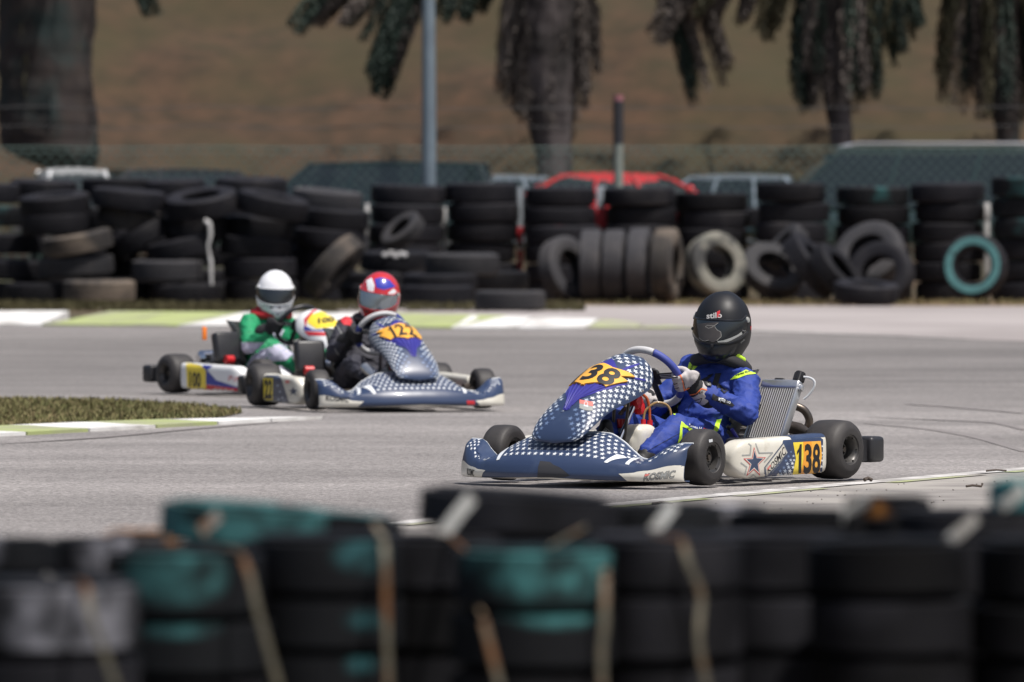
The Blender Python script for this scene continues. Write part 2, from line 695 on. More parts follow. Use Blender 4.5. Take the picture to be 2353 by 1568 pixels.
def terrain():
    xs = [-900, -400, -150, -60, -30] + [x * .5 for x in range(-36, 37)] + [30, 60, 150, 400, 900]
    ys = [-60, 0, 5, 8, 10, 11, 12, 13, 14, 15, 16, 17, 18, 20, 30, 60, 90, 105, 108, 109, 109.8, 110.6, 111.4, 112.2, 113, 118, 122] + [123 + .6 * k for k in range(90)] + [185, 200, 230, 280, 400]
    vs = [(x, y, terrain_z(x, y)) for y in ys for x in xs]
    n = len(xs)
    mb = MB()
    fs, ms = [], []
    for j in range(len(ys) - 1):
        for i in range(n - 1):
            fs.append((j * n + i, j * n + i + 1, (j + 1) * n + i + 1, (j + 1) * n + i))
            ms.append(1 if ys[j] >= 118 else 0)
    mb.add(vs, fs)
    mb.m = ms
    o = mb.build('ground', [M_ground, M_hill], recalc=False, angle=180)
    tag(o, kind='structure')
terrain()

def sheet(name, pts, z, m, kind='structure'):
    mb = MB()
    mb.add([(p[0], p[1], z) for p in pts], [tuple(range(len(pts)))])
    o = mb.build(name, m, recalc=False, smooth=False)
    tag(o, kind=kind)
    return o

# the near edge of the track runs from lower middle up to the right edge of the view
E0, E1 = gp(910, 1209), gp(2353, 1083)
ed = (E1 - E0).normalized()
en = Vector((ed.y, -ed.x, 0))               # towards the viewer's right / verge side
trk = [E0 - ed * 12, E1 + ed * 30, Vector((14, 78, 0)), Vector((14, 150, 0)), Vector((-40, 150, 0)), Vector((-40, 20, 0))]
kf = [gp(-500, 750.5), gp(0, 748.5), gp(1030, 755.5), gp(1590, 757), gp(2230, 781), gp(3000, 812)]   # far edge of the track
road = [Vector((-45, 18.5, 0)), E0 - ed * 9.5, E1 + ed * 22] + list(reversed(kf)) + [Vector((-45, 84, 0))]
sheet('track', road, .002, M_asphalt)
# concrete run-off beyond the right part of the far edge, dirt along the tyre wall
apr = [gp(850, 751) + Vector((0, 2.2, 0)), gp(1350, 757.2), gp(1590, 757.4), gp(2230, 781.4), gp(3000, 812.4), Vector((30, 104.3, 0)), Vector((-2.8, 104.6, 0)), gp(760, 712)]
sheet('runoff_pavement', apr, .006, M_concrete)
dm = MB()
nD = 60
top, bot = [], []
for k in range(nD + 1):
    x = lerp(-1.0, 30, k / nD)
    jag = .9 * noise.noise(Vector((x * 1.7, 0, 0))) + .5 * noise.noise(Vector((x * 5.1, 4, 0)))
    bot.append((x, 101.2 - .16 * max(0, x - 3) + jag, .010))
    top.append((x, 110, .010))
dm.add(bot + top, [(k, k + 1, nD + 2 + k, nD + 1 + k) for k in range(nD)])
tag(dm.build('dirt_path', M_dirt, recalc=False, smooth=False), kind='structure')
# dusty verge on the near side
vg = [E0 - ed * 9.4 + en * .01, E1 + ed * 22 + en * .01, E1 + ed * 22 + en * 9, E0 - ed * 9.4 + en * 4.5]
sheet('verge_path', vg, .006, M_verge)
# worn edge line, white with lime dashes beside it
def band(a, b, o0, o1, z, name, m):
    return sheet(name, [a + en * o0, b + en * o0, b + en * o1, a + en * o1], z, m)
Ltot = (E1 - E0).length
band(E0 - ed * 9, E1 + ed * 20, -.10, .035, .010, 'road_marking', M_line)
t = -1.5
k = 0
while t < Ltot + 4:
    L = .95 + .35 * random.random()
    band(E0 + ed * t, E0 + ed * (t + L), .045, .115, .010, 'road_marking', M_kerbl2)
    t += L + (.8 if k % 2 else .35)
    k += 1
# far white line carrying on from the kerb
mb = MB()
ln = [gp(1500, 755), gp(1590, 757), gp(1800, 765), gp(2010, 773), gp(2230, 781)]
ln2 = [p + Vector((0, 1.0 - .75 * i / 4, 0)) for i, p in enumerate(ln)]
mb.add([(p.x, p.y, .012) for p in ln + ln2], [(i, i + 1, 6 + i, 5 + i) for i in range(4)])
tag(mb.build('road_marking', M_line, recalc=False, smooth=False), kind='structure')

# far kerb: sloped concrete blocks, painted in turn
M_joint = mat('kerb_joint', (.16, .15, .14), .9)
def kerb_blocks(front, cols, w, rise, label, grp):
    """front: list of points along the front edge (one per joint)"""
    for i in range(len(front) - 1):
        a, b = front[i], front[i + 1]
        d = (b - a).normalized()
        n = Vector((-d.y, d.x, 0))
        a, b = a + d * .012, b - d * .012
        r0, r1 = (rise[i], rise[i + 1]) if isinstance(rise, list) else (rise, rise)
        w0, w1 = (w[i], w[i + 1]) if isinstance(w, list) else (w, w)
        mb = MB()
        vs = []
        for p, r, ww in ((a, r0, w0), (b, r1, w1)):
            for q, z in ((0, .0), (0, .022), (.35, r * .28 + .016), (.75, r * .74 + .01), (1, r), (1.015, 0)):
                vs.append(p + n * ww * q + Vector((0, 0, z)))
        mb.add(vs, [(k, k + 1, 7 + k, 6 + k) for k in range(5)] + [(0, 1, 2, 3, 4, 5), (6, 7, 8, 9, 10, 11), (0, 5, 11, 6)])
        o = mb.build('kerb', cols[i], angle=25)
        tag(o, kind='structure')
us = [-290, -80, 95, 250, 408, 590, 760, 905, 1035, 1185, 1345, 1460, 1590]
cs = [M_kerbl, M_kerbw, M_kerbl, M_kerbl, M_kerbw, M_kerbw, M_kerbl, M_kerbl, M_kerbw, M_kerbw, M_kerbl2, M_kerbl2]
def fk(U):
    V = np.interp(U, [-500, 0, 1030, 1590], [750.5, 748.5, 755.8, 757])
    return gp(U, float(V), 0.0)
rs = [.155, .155, .155, .155, .15, .15, .15, .14, .13, .12, .10, .05, .012]
ws = [1.7] * 8 + [1.6, 1.5, 1.3, 1.0, .6]
kerb_blocks([fk(u) for u in us], cs, ws, rs, '', '')
# inner kerb at the left, low and worn
K0, K1 = gp(-60, 1008), gp(742, 964)
kn = 6
cs2 = [M_kerbw, M_kerbl, M_kerbw, M_kerbl, M_kerbw, M_kerbw]
fr2 = [lerp(K0, K1, t) for t in (0, .14, .31, .50, .68, .84, 1)]
kerb_blocks(fr2, cs2, [.56, .56, .55, .52, .46, .34, .12], [.035, .035, .035, .033, .03, .022, .010], '', '')

# inner grass island with real blades
kd = (K1 - K0).normalized()
knn = Vector((-kd.y, kd.x, 0))
isl = [K0 + knn * .57, lerp(K0, K1, .5) + knn * .53, lerp(K0, K1, .80) + knn * .36, gp(560, 950), gp(430, 936), gp(250, 925), gp(-100, 921), gp(-500, 918), Vector((-9, 40, 0))]
sheet('island_ground', isl, .008, M_ground)
M_blade = mat('grass_blade', (.11, .128, .038), .8, var=(.19, .155, .065), vscale=2.2, rnd=0)
M_blade2 = mat('grass_blade_dry', (.26, .20, .10), .85, var=(.08, .085, .03), vscale=1.5)
M_hblade = mat('hill_blade', (.055, .050, .018), .9, var=(.066, .055, .022), vscale=.6)
def inside(p, pg):
    c = False
    for i in range(len(pg)):
        a, b = pg[i], pg[i - 1]
        if (a.y > p.y) != (b.y > p.y) and p.x < (b.x - a.x) * (p.y - a.y) / (b.y - a.y) + a.x:
            c = not c
    return c
def blades(name, pick, n, h0, h1, m, w=.006, lean=.5, label=None):
    mb = MB()
    vs, fs = [], []
    for _ in range(n):
        p = pick()
        if p is None:
            continue
        h = random.uniform(h0, h1)
        a = random.uniform(0, 6.28)
        q = Vector((math.cos(a), math.sin(a), 0))
        s = Vector((-q.y, q.x, 0)) * w
        l = random.uniform(.05, lean) * h
        k = len(vs)
        vs += [p - s, p + s, p + q * l * .4 + s * .7 + Vector((0, 0, h * .6)), p + q * l * .4 - s * .7 + Vector((0, 0, h * .6)), p + q * l + Vector((0, 0, h))]
        fs += [(k, k + 1, k + 2, k + 3), (k + 3, k + 2, k + 4)]
    mb.add(vs, fs)
    o = mb.build(name, m, recalc=False, smooth=False)
    tag(o, label, 'grass' if label else None, kind='stuff')
def pick_isl():
    p = Vector((random.uniform(-5.5, -1.4), random.uniform(39, 49.5), 0))
    if not inside(p, isl):
        return None
    p.z = .008
    return p
blades('grass', pick_isl, 42000, .012, .045, [M_blade], label='patchy short grass on the island inside the left kerb')
blades('dry_grass', pick_isl, 22000, .012, .042, [M_blade2], label='dry straw coloured grass mixed into the left island')
def pick_wall():
    x = random.uniform(-8.5, 1.0)
    y = random.uniform(95.5, 103)
    if noise.noise(Vector((x * .8, y * .5, 9))) < -.15:
        return None
    return Vector((x, y, 0))
blades('verge_grass', pick_wall, 14000, .03, .11, [M_hblade], w=.012, label='low grass strip in front of the left tyre heaps')
def pick_wall2():
    x = random.uniform(1.0, 8.5)
    return Vector((x, random.uniform(101.5, 105.5), .01))
blades('verge_straw', pick_wall2, 2600, .02, .09, [M_blade2], w=.012, label='dry brown weeds along the foot of the right tyre wall')
# rubber marks
M_skid = mat('rubber_mark', (.185, .170, .167), .8, var=(.215, .198, .194), vscale=3, bump=.3, bscale=80)
def skid(pts, w, z):
    mb = MB()
    n = 24
    P = [Vector((interp([i for i in range(len(pts))], [p[0] for p in pts], t * (len(pts) - 1) / n), interp([i for i in range(len(pts))], [p[1] for p in pts], t * (len(pts) - 1) / n), 0)) for t in range(n + 1)]
    vs = []
    for i, p in enumerate(P):
        d = (P[min(i + 1, n)] - P[max(i - 1, 0)]).normalized()
        s = Vector((-d.y, d.x, 0)) * w * (.35 + .65 * math.sin(math.pi * i / n))
        vs += [p - s + Vector((0, 0, z)), p + s + Vector((0, 0, z))]
    mb.add(vs, [(2*i, 2*i+1, 2*i+3, 2*i+2) for i in range(n)])
    tag(mb.build('road_marking', M_skid, recalc=False, smooth=False), kind='structure')
for i, (pts, w) in enumerate([
        ([(1985, 975), (2150, 990), (2260, 1010), (2353, 1040)], .05), ([(1990, 960), (2180, 968), (2300, 975), (2353, 990)], .045),
        ([(2080, 930), (2200, 938), (2353, 952)], .06),
        ([(0, 1022), (200, 1010), (420, 990), (640, 972)], .04)]):
    P = [gp(u, v) for u, v in pts]
    skid([(p.x, p.y) for p in P], w, .005 + .0006 * i)

# ================================================================ TYRES
def tyre_mesh(name, Ro, Ri, w, grooves=4, gd_=.012, seg=56, crown=.02, oval=0.0, lug=0):
    """hollow tyre round Z: tread with grooves, shoulders, sidewalls, beads and the inside"""
    h = w / 2
    out = []
    out.append((Ri, -h * .62))
    out.append((Ri * 1.03, -h * .86))
    out.append((lerp(Ri, Ro, .35), -h * 1.0))
    out.append((lerp(Ri, Ro, .66), -h * 1.0))
    out.append((Ro - crown * 1.6, -h * .93))
    out.append((Ro - crown * .55, -h * .84))
    n = grooves
    tw = h * .80
    out.append((Ro - crown * .25, -tw))
    for k in range(n):
        c = -tw + 2 * tw * (k + 1) / (n + 1)
        g = tw * .055
        rr = Ro - crown * .25 * abs(c / tw) ** 2
        out += [(rr, c - g * 1.25), (rr - gd_, c - g), (rr - gd_, c + g), (rr, c + g * 1.25)]
    out.append((Ro - crown * .25, tw))
    out.append((Ro - crown * .55, h * .84))
    out.append((Ro - crown * 1.6, h * .93))
    out.append((lerp(Ri, Ro, .66), h))
    out.append((lerp(Ri, Ro, .35), h))
    out.append((Ri * 1.03, h * .86))
    out.append((Ri, h * .62))
    t = .07 * (Ro - Ri) + .008
    out += [(Ri + t * 1.2, h * .52), (lerp(Ri, Ro, .6), h * .78), (Ro - crown - gd_ - t, h * .6), (Ro - crown - gd_ - t, -h * .6), (lerp(Ri, Ro, .6), -h * .78), (Ri + t * 1.2, -h * .52)]
    mb = MB()
    mb.lathe(out, seg, closed=True)
    if oval:
        mb.v = [(x * (1 + oval), y * (1 - oval), z + oval * .8 * w * math.sin(math.atan2(y, x) * 2) * .5) for x, y, z in mb.v]
    me = mb.mesh(name, angle=38)
    return me
M_rub = mat('old_rubber', (.0085, .0085, .0115), .66, var=(.014, .0135, .017), vscale=5, var2=(.030, .028, .030), v2scale=1.9, v2lo=.55, v2hi=.78, rnd=.40, spec=.22)
M_rubd = mat('dusty_rubber', (.023, .023, .028), .8, var=(.034, .033, .037), vscale=4, var2=(.060, .055, .055), v2scale=1.6, v2lo=.5, v2hi=.75, rnd=.3)
M_tan = mat('mud_dried_rubber', (.022, .020, .021), .85, var=(.045, .039, .034), vscale=5, var2=(.17, .135, .105), v2scale=1.4, v2lo=.48, v2hi=.70)
M_pale = mat('whitewashed_rubber', (.20, .19, .16), .8, var=(.12, .125, .105), vscale=4, var2=(.035, .035, .035), v2scale=2.0, v2lo=.48, v2hi=.62)
M_teal = mat('turquoise_painted_rubber', (.040, .19, .19), .6, var=(.025, .12, .125), vscale=6, var2=(.008, .012, .014), v2scale=3.4, v2lo=.48, v2hi=.60)
M_tealf = mat('turquoise_full_paint', (.055, .22, .22), .55, var=(.035, .15, .155), vscale=5, var2=(.012, .03, .033), v2scale=2.4, v2lo=.62, v2hi=.7)
M_tealp = mat('turquoise_worn_rubber', (.006, .007, .009), .65, var=(.009, .010, .012), vscale=6, var2=(.035, .155, .16), v2scale=3.0, v2lo=.47, v2hi=.60, spec=.2)
M_whitep = mat('white_painted_rubber', (.010, .010, .012), .65, var=(.016, .016, .019), vscale=7, var2=(.26, .26, .29), v2scale=5.5, v2lo=.46, v2hi=.60)
M_rust = mat('rust_brown_paint', (.30, .14, .05), .8, var=(.26, .12, .04), vscale=6, var2=(.03, .025, .025), v2scale=5, v2lo=.5, v2hi=.6)
M_tealw = mat('turquoise_faint', (.009, .010, .012), .66, var=(.014, .015, .017), vscale=5, var2=(.022, .075, .078), v2scale=2.2, v2lo=.55, v2hi=.72, spec=.2)
M_slick = mat('kart_rubber', (.0045, .0045, .0056), .64, var=(.0075, .0075, .0092), vscale=9, rnd=.6, spec=.18, var2=(.026, .026, .031), v2scale=4.5, v2lo=.5, v2hi=.8)

TR = [tyre_mesh('truck_tyre_a', .525, .285, .30), tyre_mesh('truck_tyre_b', .535, .29, .29, grooves=3, oval=.018, crown=.03),
      tyre_mesh('truck_tyre_c', .515, .285, .31, grooves=5, crown=.035, oval=-.012), tyre_mesh('truck_tyre_ribbed', .52, .285, .32, grooves=8, gd_=.022)]
ORD = ['topmost', 'second from top', 'third from top', 'fourth from top', 'fifth from top', 'lowest', 'lowest']

def place(me, name, loc, axis=(0, 0, 1), spin=None, m=None, scale=1.0, thick=1.0):
    """a copy that shares the mesh, turned so that its axle points along axis"""
    o = bpy.data.objects.new(name, me)
    COL.objects.link(o)
    if not len(me.materials):
        me.materials.append(M_rub)
    if m is not None:
        o.material_slots[0].link = 'OBJECT'
        o.material_slots[0].material = m
    q = Vector(axis).normalized().to_track_quat('Z', 'Y')
    sp = Matrix.Rotation(random.uniform(0, 6.28) if spin is None else spin, 4, 'Z')
    o.matrix_basis = Matrix.Translation(Vector(loc)) @ q.to_matrix().to_4x4() @ sp @ Matrix.Diagonal((scale, scale, scale * thick, 1))
    return o

# neat stacks of the far wall: (centre U, top V, distance, where it is)
STK = [(933, 425, 107.0, 'in the stack under the grey lamp pole'),
       (1107, 420, 107.2, 'in the stack right of the grey lamp pole'),
       (1288, 430, 107.0, 'in the stack under the red car bonnet'),
       (1470, 430, 107.3, 'in the stack beside the black and white post'),
       (1637, 443, 107.4, 'in the stack behind the whitewashed leaning tyre'),
       (1822, 420, 107.0, 'in the stack behind the ribbed tyre roll'),
       (2010, 428, 107.2, 'in the stack left of the turquoise ring tyre'),
       (2180, 420, 107.1, 'in the stack behind the turquoise ring tyre'),
       (2362, 406, 106.6, 'in the turquoise topped stack at far right')]
for si, (U, V, d, where) in enumerate(STK):
    top = at(U, V, d).z
    n = 6
    hgt = top / n
    for k in range(n):
        z = top - hgt * (k + .5)
        m = M_rub
        if si == 8 and k < 3:
            m = M_tealw
        if si in (6,) and k == 0:
            m = M_tealw
        v = random.choice(TR[:3])
        wd = {0: .30, 1: .29, 2: .31}[TR.index(v)]
        o = place(v, 'truck_tyre', (at(U, V, d).x + random.uniform(-.035, .035), d + random.uniform(-.05, .05), z),
                  (random.uniform(-.02, .02), random.uniform(-.02, .02), 1), m=m, scale=random.uniform(1.02, 1.06), thick=1)
        o.scale.z = hgt / wd * .985
        tag(o, 'black truck tyre %s %s' % (ORD[k], where), 'tyre', 'truck tyres of the far barrier')

# slumped heaps at the left: U, V of the centre, distance, tilt to the right (deg), tilt to the viewer (deg), material, label
LEFT = [
    (-30, 445, 106.5, 0, 0, M_rub, 'black truck tyre at the left edge on top of the rear row'),
    (100, 437, 106.8, 2, 2, M_rub, 'black truck tyre lying just under the white car'),
    (270, 433, 107.0, 0, 0, M_rub, 'black truck tyre lying under the black and white car'),
    (395, 436, 107.0, -2, 2, M_rub, 'black truck tyre under the right end of the black and white car'),
    (577, 431, 107.2, 0, 3, M_rub, 'black truck tyre alone on top, left of the blue green car'),
    (752, 459, 106.2, 5, 3, M_rubd, 'grey spotted truck tyre on top under the blue green car'),
    (5, 497, 106.0, 0, 0, M_tealw, 'turquoise flecked truck tyre on the left edge, second layer'),
    (126, 470, 104.8, -4, 6, M_rub, 'topmost truck tyre of the first slumped pile from the left'),
    (130, 515, 104.8, -2, 1, M_rub, 'second truck tyre down in the first slumped pile from the left'),
    (178, 558, 104.4, -10, 4, M_tan, 'brown smeared truck tyre leaning in the first slumped pile from left'),
    (176, 611, 104.5, -4, 1, M_rubd, 'grey dusty truck tyre under the brown smeared one at left'),
    (228, 668, 103.6, 0, 1, M_tan, 'muddy grey truck tyre on the ground at left behind the kerb'),
    (95, 676, 104.6, 0, 0, M_rub, 'black truck tyre on the ground left of the muddy grey one'),
    (30, 620, 105.3, 2, 1, M_rub, 'black truck tyre low on the left edge, above the ground one'),
    (20, 560, 105.8, 0, 0, M_rub, 'black truck tyre on the left edge, third layer'),
    (15, 672, 105.4, 0, 0, M_rub, 'black truck tyre on the ground at the far left edge'),
    (296, 458, 104.8, 5, 2, M_rub, 'topmost truck tyre tilting right in the second slumped pile'),
    (303, 502, 105.0, 14, 4, M_tan, 'tilted truck tyre with muddy edge in the second slumped pile'),
    (318, 548, 104.9, -36, 2, M_rub, 'truck tyre wedged at a steep slant in the second slumped pile'),
    (330, 610, 105.4, -5, 0, M_rub, 'black truck tyre below the steeply slanted one in the left heap'),
    (463, 468, 104.6, -7, 13, M_rub, 'truck tyre tipped forward showing its open hole, third slumped pile'),
    (452, 520, 105.0, -2, 2, M_rub, 'truck tyre under the tipped open one in the third slumped pile'),
    (415, 570, 104.6, -12, 3, M_rub, 'truck tyre leaning left beside the white rope in the left heap'),
    (385, 621, 104.3, 0, 1, M_rubd, 'dusty truck tyre fourth down in the third slumped pile'),
    (424, 680, 104.2, 0, 0, M_rub, 'black truck tyre on the ground under the third slumped pile'),
    (222, 500, 106.9, 0, 0, M_rub, 'black truck tyre filling the gap between first and second slumped piles, upper'),
    (235, 548, 107.0, 0, 0, M_rub, 'black truck tyre filling the gap between first and second slumped piles, middle'),
    (240, 596, 107.0, 0, 0, M_rub, 'black truck tyre filling the gap between first and second slumped piles, lower'),
    (400, 488, 107.0, 0, 0, M_rub, 'black truck tyre in the rear row behind the tipped open tyre'),
    (395, 538, 107.0, 0, 0, M_rub, 'black truck tyre low in the rear row behind the tipped open tyre'),
    (530, 480, 107.0, 0, 0, M_rub, 'black truck tyre in the rear row, left of the fourth slumped pile'),
    (525, 530, 107.0, 0, 0, M_rub, 'black truck tyre low in the rear row, left of the fourth pile'),
    (690, 500, 107.2, 0, 0, M_rub, 'black truck tyre in the rear row, right of the fourth slumped pile'),
    (690, 548, 107.2, 0, 0, M_rub, 'black truck tyre low in the rear row, right of the fourth pile'),
    (497, 590, 106.9, 0, 0, M_rub, 'black truck tyre in the rear row right of the white rope, upper'),
    (500, 640, 106.7, 0, 0, M_rub, 'black truck tyre in the rear row right of the white rope, middle'),
    (497, 688, 106.5, 0, 0, M_rub, 'black truck tyre at ground level right of the white rope'),
    (110, 634, 106.7, 0, 0, M_rub, 'black truck tyre in the rear row behind the first slumped pile'),
    (255, 640, 106.8, 0, 0, M_rub, 'black truck tyre low in the rear row behind the second pile'),
    (345, 650, 106.9, 0, 0, M_rub, 'black truck tyre low in the rear row behind the third pile'),
    (355, 560, 106.9, 0, 0, M_rub, 'black truck tyre in the rear row behind the steeply slanted one'),
    (1197, 470, 108.7, 0, 0, M_rub, 'black truck tyre in the gap at the left end of the red car, upper'),
    (1197, 518, 108.7, 0, 0, M_rub, 'black truck tyre in the gap at the left end of the red car, lower'),
    (1375, 502, 108.9, 0, 0, M_rub, 'black truck tyre behind the wide grey post, upper'),
    (1375, 550, 108.9, 0, 0, M_rub, 'black truck tyre behind the wide grey post, lower'),
    (1553, 466, 108.8, 0, 0, M_rub, 'black truck tyre behind the short red topped post, upper'),
    (1553, 514, 108.8, 0, 0, M_rub, 'black truck tyre behind the short red topped post, lower'),
    (1728, 500, 108.8, 0, 0, M_rub, 'black truck tyre in the gap left of the van windscreen'),
    (300, 678, 105.2, 0, 0, M_rub, 'black truck tyre on the ground behind the muddy grey one'),
    (626, 472, 104.6, 11, 6, M_rub, 'truck tyre tilting right on top of the fourth slumped pile'),
    (598, 522, 105.0, 4, 2, M_rub, 'truck tyre second down in the fourth slumped pile'),
    (586, 566, 104.8, 5, 2, M_rub, 'truck tyre third down in the fourth slumped pile'),
    (597, 616, 104.8, 0, 0, M_rub, 'truck tyre fourth down, directly above the white helmet'),
    (600, 668, 104.8, 0, 0, M_rub, 'truck tyre on the ground behind the white helmet'),
    (770, 503, 105.6, 4, 2, M_rub, 'truck tyre below the grey spotted one, right of fourth pile'),
    (758, 545, 105.6, 2, 2, M_rub, 'black truck tyre behind the top end of the leaning muddy tyre'),
    (745, 590, 105.8, 0, 0, M_rub, 'black truck tyre behind the middle of the leaning muddy tyre'),
    (735, 634, 105.8, 0, 0, M_rub, 'black truck tyre behind the foot of the leaning muddy tyre'),
    (740, 680, 105.8, 0, 0, M_rub, 'ground level truck tyre behind the foot of the leaning muddy tyre'),
    (910, 600, 103.2, 0, 2, M_rub, 'truck tyre with white paint spots above the red and blue helmet'),
    (1062, 608, 102.0, 0, 1, M_rubd, 'dusty grey truck tyre on the low pile, right of white spotted one'),
    (1010, 652, 101.6, 0, 1, M_rub, 'truck tyre in the middle of the low pile behind the black driver'),
    (860, 650, 103.0, 0, 0, M_rub, 'truck tyre hidden mostly behind the red and blue helmet'),
    (868, 700, 102.6, 0, 0, M_rub, 'ground level truck tyre behind the red and blue helmet'),
    (1005, 697, 101.0, 0, 0, M_rub, 'ground level truck tyre of the low pile behind the starred panel'),
    (1130, 645, 104.0, 0, 0, M_rub, 'truck tyre at the right end of the low pile, upper'),
    (1172, 694, 95.4, 0, 0, M_rubd, 'grey truck tyre lying alone on the concrete apron'),
]
for i, (U, V, d, tr, tv, m, lab) in enumerate(LEFT):
    p = at(U, V, d)
    p.z = max(p.z, .155)
    ax = (math.sin(R(tr)), -math.sin(R(tv)), 1)
    sc = .9 if d < 96 else random.uniform(.98, 1.04)
    tag(place(random.choice(TR[:3]), 'truck_tyre', p, ax, m=m, scale=sc), lab, 'tyre', 'truck tyres of the far barrier')
# tyres leaning or standing on edge
LEAN = [
    (768, 614, 102.0, (.74, -.20, -.66), TR[0], M_tan, 1.0, 'muddy truck tyre leaning on edge above the karts'),
    (925, 532, 105.2, (-.45, -.30, .55), TR[3], M_rubd, .66, 'small ribbed tyre leaning on the low pile by the lamp pole'),
    (1300, 620, 103.4, (.80, -.62, .30), TR[1], M_rubd, .93, 'grey tyre leaning against the left end of the standing row'),
    (1361, 612, 103.2, (1, -.10, .02), TR[0], M_rubd, 1.02, 'leftmost upright tyre of the standing row'),
    (1414, 612, 103.1, (1, -.13, .01), TR[2], M_rubd, 1.03, 'second upright tyre of the standing row, left of the widest'),
    (1471, 610, 103.0, (1, -.15, .0), TR[1], M_rubd, 1.04, 'third upright tyre of the standing row, beside the muddy one'),
    (1532, 610, 102.8, (1, -.22, .0), TR[2], M_tan, 1.05, 'mud caked upright tyre at the right end of the standing row'),
    (1645, 608, 102.9, (.52, -.80, .22), TR[0], M_pale, .89, 'whitewashed tyre leaning to show its open ring'),
    (1775, 622, 103.8, (.30, -.70, .75), TR[1], M_rubd, .9, 'tyre with a dusty grey inner rim, beside the whitewashed ring'),
    (1806, 568, 104.3, (-.62, -.22, .55), TR[3], M_rubd, .72, 'ribbed tyre roll tilted above the dusty rimmed tyre'),
    (1865, 610, 103.2, (.74, -.22, .60), TR[0], M_rub, 1.0, 'tyre leaning on edge right of the ribbed roll'),
    (1925, 628, 102.8, (.70, -.30, .62), TR[2], M_rub, .93, 'tyre leaning on edge in the middle of the right heap'),
    (1998, 588, 104.0, (-.35, -.72, .50), TR[1], M_rubd, 1.0, 'large tyre propped behind the right heap, its arch showing'),
    (2025, 632, 103.2, (-.38, -.86, .30), TR[0], M_rub, .93, 'tyre standing open faced at the right end of the heap'),
    (1990, 672, 101.6, (.05, -.12, 1), TR[2], M_rub, .92, 'flat tyre lying on the ground below the right heap'),
    (2240, 612, 102.6, (-.30, -.92, .12), TR[0], M_rub, .90, 'tyre standing with a turquoise painted ring facing the track'),
]
for U, V, d, ax, me, m, sc, lab in LEAN:
    p = at(U, V, d)
    o = place(me, 'truck_tyre', p, ax, m=m, scale=sc)
    tag(o, lab, 'tyre', 'loose tyres in front of the far barrier')
    if 'turquoise' in lab:            # a painted band round the bead, a part of this tyre
        mb = MB()
        mb.lathe([(.335, .147), (.375, .1530), (.440, .1530), (.460, .1525), (.460, .148), (.440, .149), (.375, .149), (.335, .143)], 48, closed=True)
        b = mb.build('painted_ring', mat('turquoise_ring', (.085, .23, .235), .6, var=(.06, .17, .175), vscale=9, var2=(.03, .06, .065), v2scale=5, v2lo=.56, v2hi=.72), o)
        b.scale = (1, 1, 1)

# marker posts and cords between the stacks
M_pw = mat('post_white', (.62, .62, .62), .6, var=(.45, .44, .43), vscale=8)
M_pr = mat('post_red', (.42, .02, .03), .5)
M_pg = mat('post_grey', (.26, .29, .32), .5)
def marker(U, V0, V1, d, w, segs, lab):
    """a square post behind the stacks; segs: list of (from V, to V, material)"""
    p0 = at(U, V1, d)
    root = empty('marker_post', (p0.x, d, 0))
    h0 = at(U, V0, d).z
    post = MB().box((0, 0, h0 / 2), (w * .8, w * .8, h0), .01).build('post', M_pg if segs[0][2] is M_pg else M_pw, root)
    for a, b, m in segs[1:] if segs[0][2] in (M_pg, M_pw) else segs:
        za, zb = at(U, a, d).z, at(U, b, d).z
        MB().box((0, 0, (za + zb) / 2), (w, w, abs(za - zb)), .008).build('painted_band', m, root)
    tag(root, lab, 'marker post', 'painted posts between the tyre stacks')
marker(844, 468, 690, 107.7, .075, [(0, 0, M_pw), (480, 545, M_pw)], 'white post in the gap left of the lamp pole stack')
marker(1020, 476, 690, 107.8, .085, [(0, 0, M_pw), (478, 542, M_pw)], 'white post in the gap right of the lamp pole stack')
marker(1195, 430, 690, 107.6, .09, [(0, 0, M_pg), (522, 560, M_pr), (575, 655, M_pr)], 'grey post with a red lower band left of the red car')
marker(1381, 428, 690, 107.6, .17, [(0, 0, M_pg), (478, 528, M_pr)], 'wide grey post with a red band under the red car')
marker(1557, 488, 690, 107.8, .10, [(0, 0, M_pw), (488, 514, M_pr)], 'short white post with red top near the whitewashed tyre')
marker(2268, 466, 690, 107.6, .09, [(0, 0, M_pw), (470, 505, M_pw)], 'white post in the gap left of the last stack')
mb = MB()
pts = [at(473, 508, 104.0), at(482, 515, 103.9), at(484, 540, 103.9), at(478, 565, 103.9), at(484, 600, 103.9), at(486, 655, 103.9)]
mb.tube(pts, [.035, .03, .03, .018, .03, .022], 8)
tag(mb.build('hanging_rope', M_pw), 'frayed white rope hanging down the third slumped pile', 'rope')
mb = MB()
for dx, dy in ((0, 0), (14, -4), (24, 3), (36, -2), (44, 0)):
    mb.ell(at(885 + dx, 586 + dy, 102.66), (.05, .012, .035), seg=10, rings=6)
tag(mb.build('white_rag', M_pw), 'torn white rag on the tyre above the red and blue helmet', 'rag')

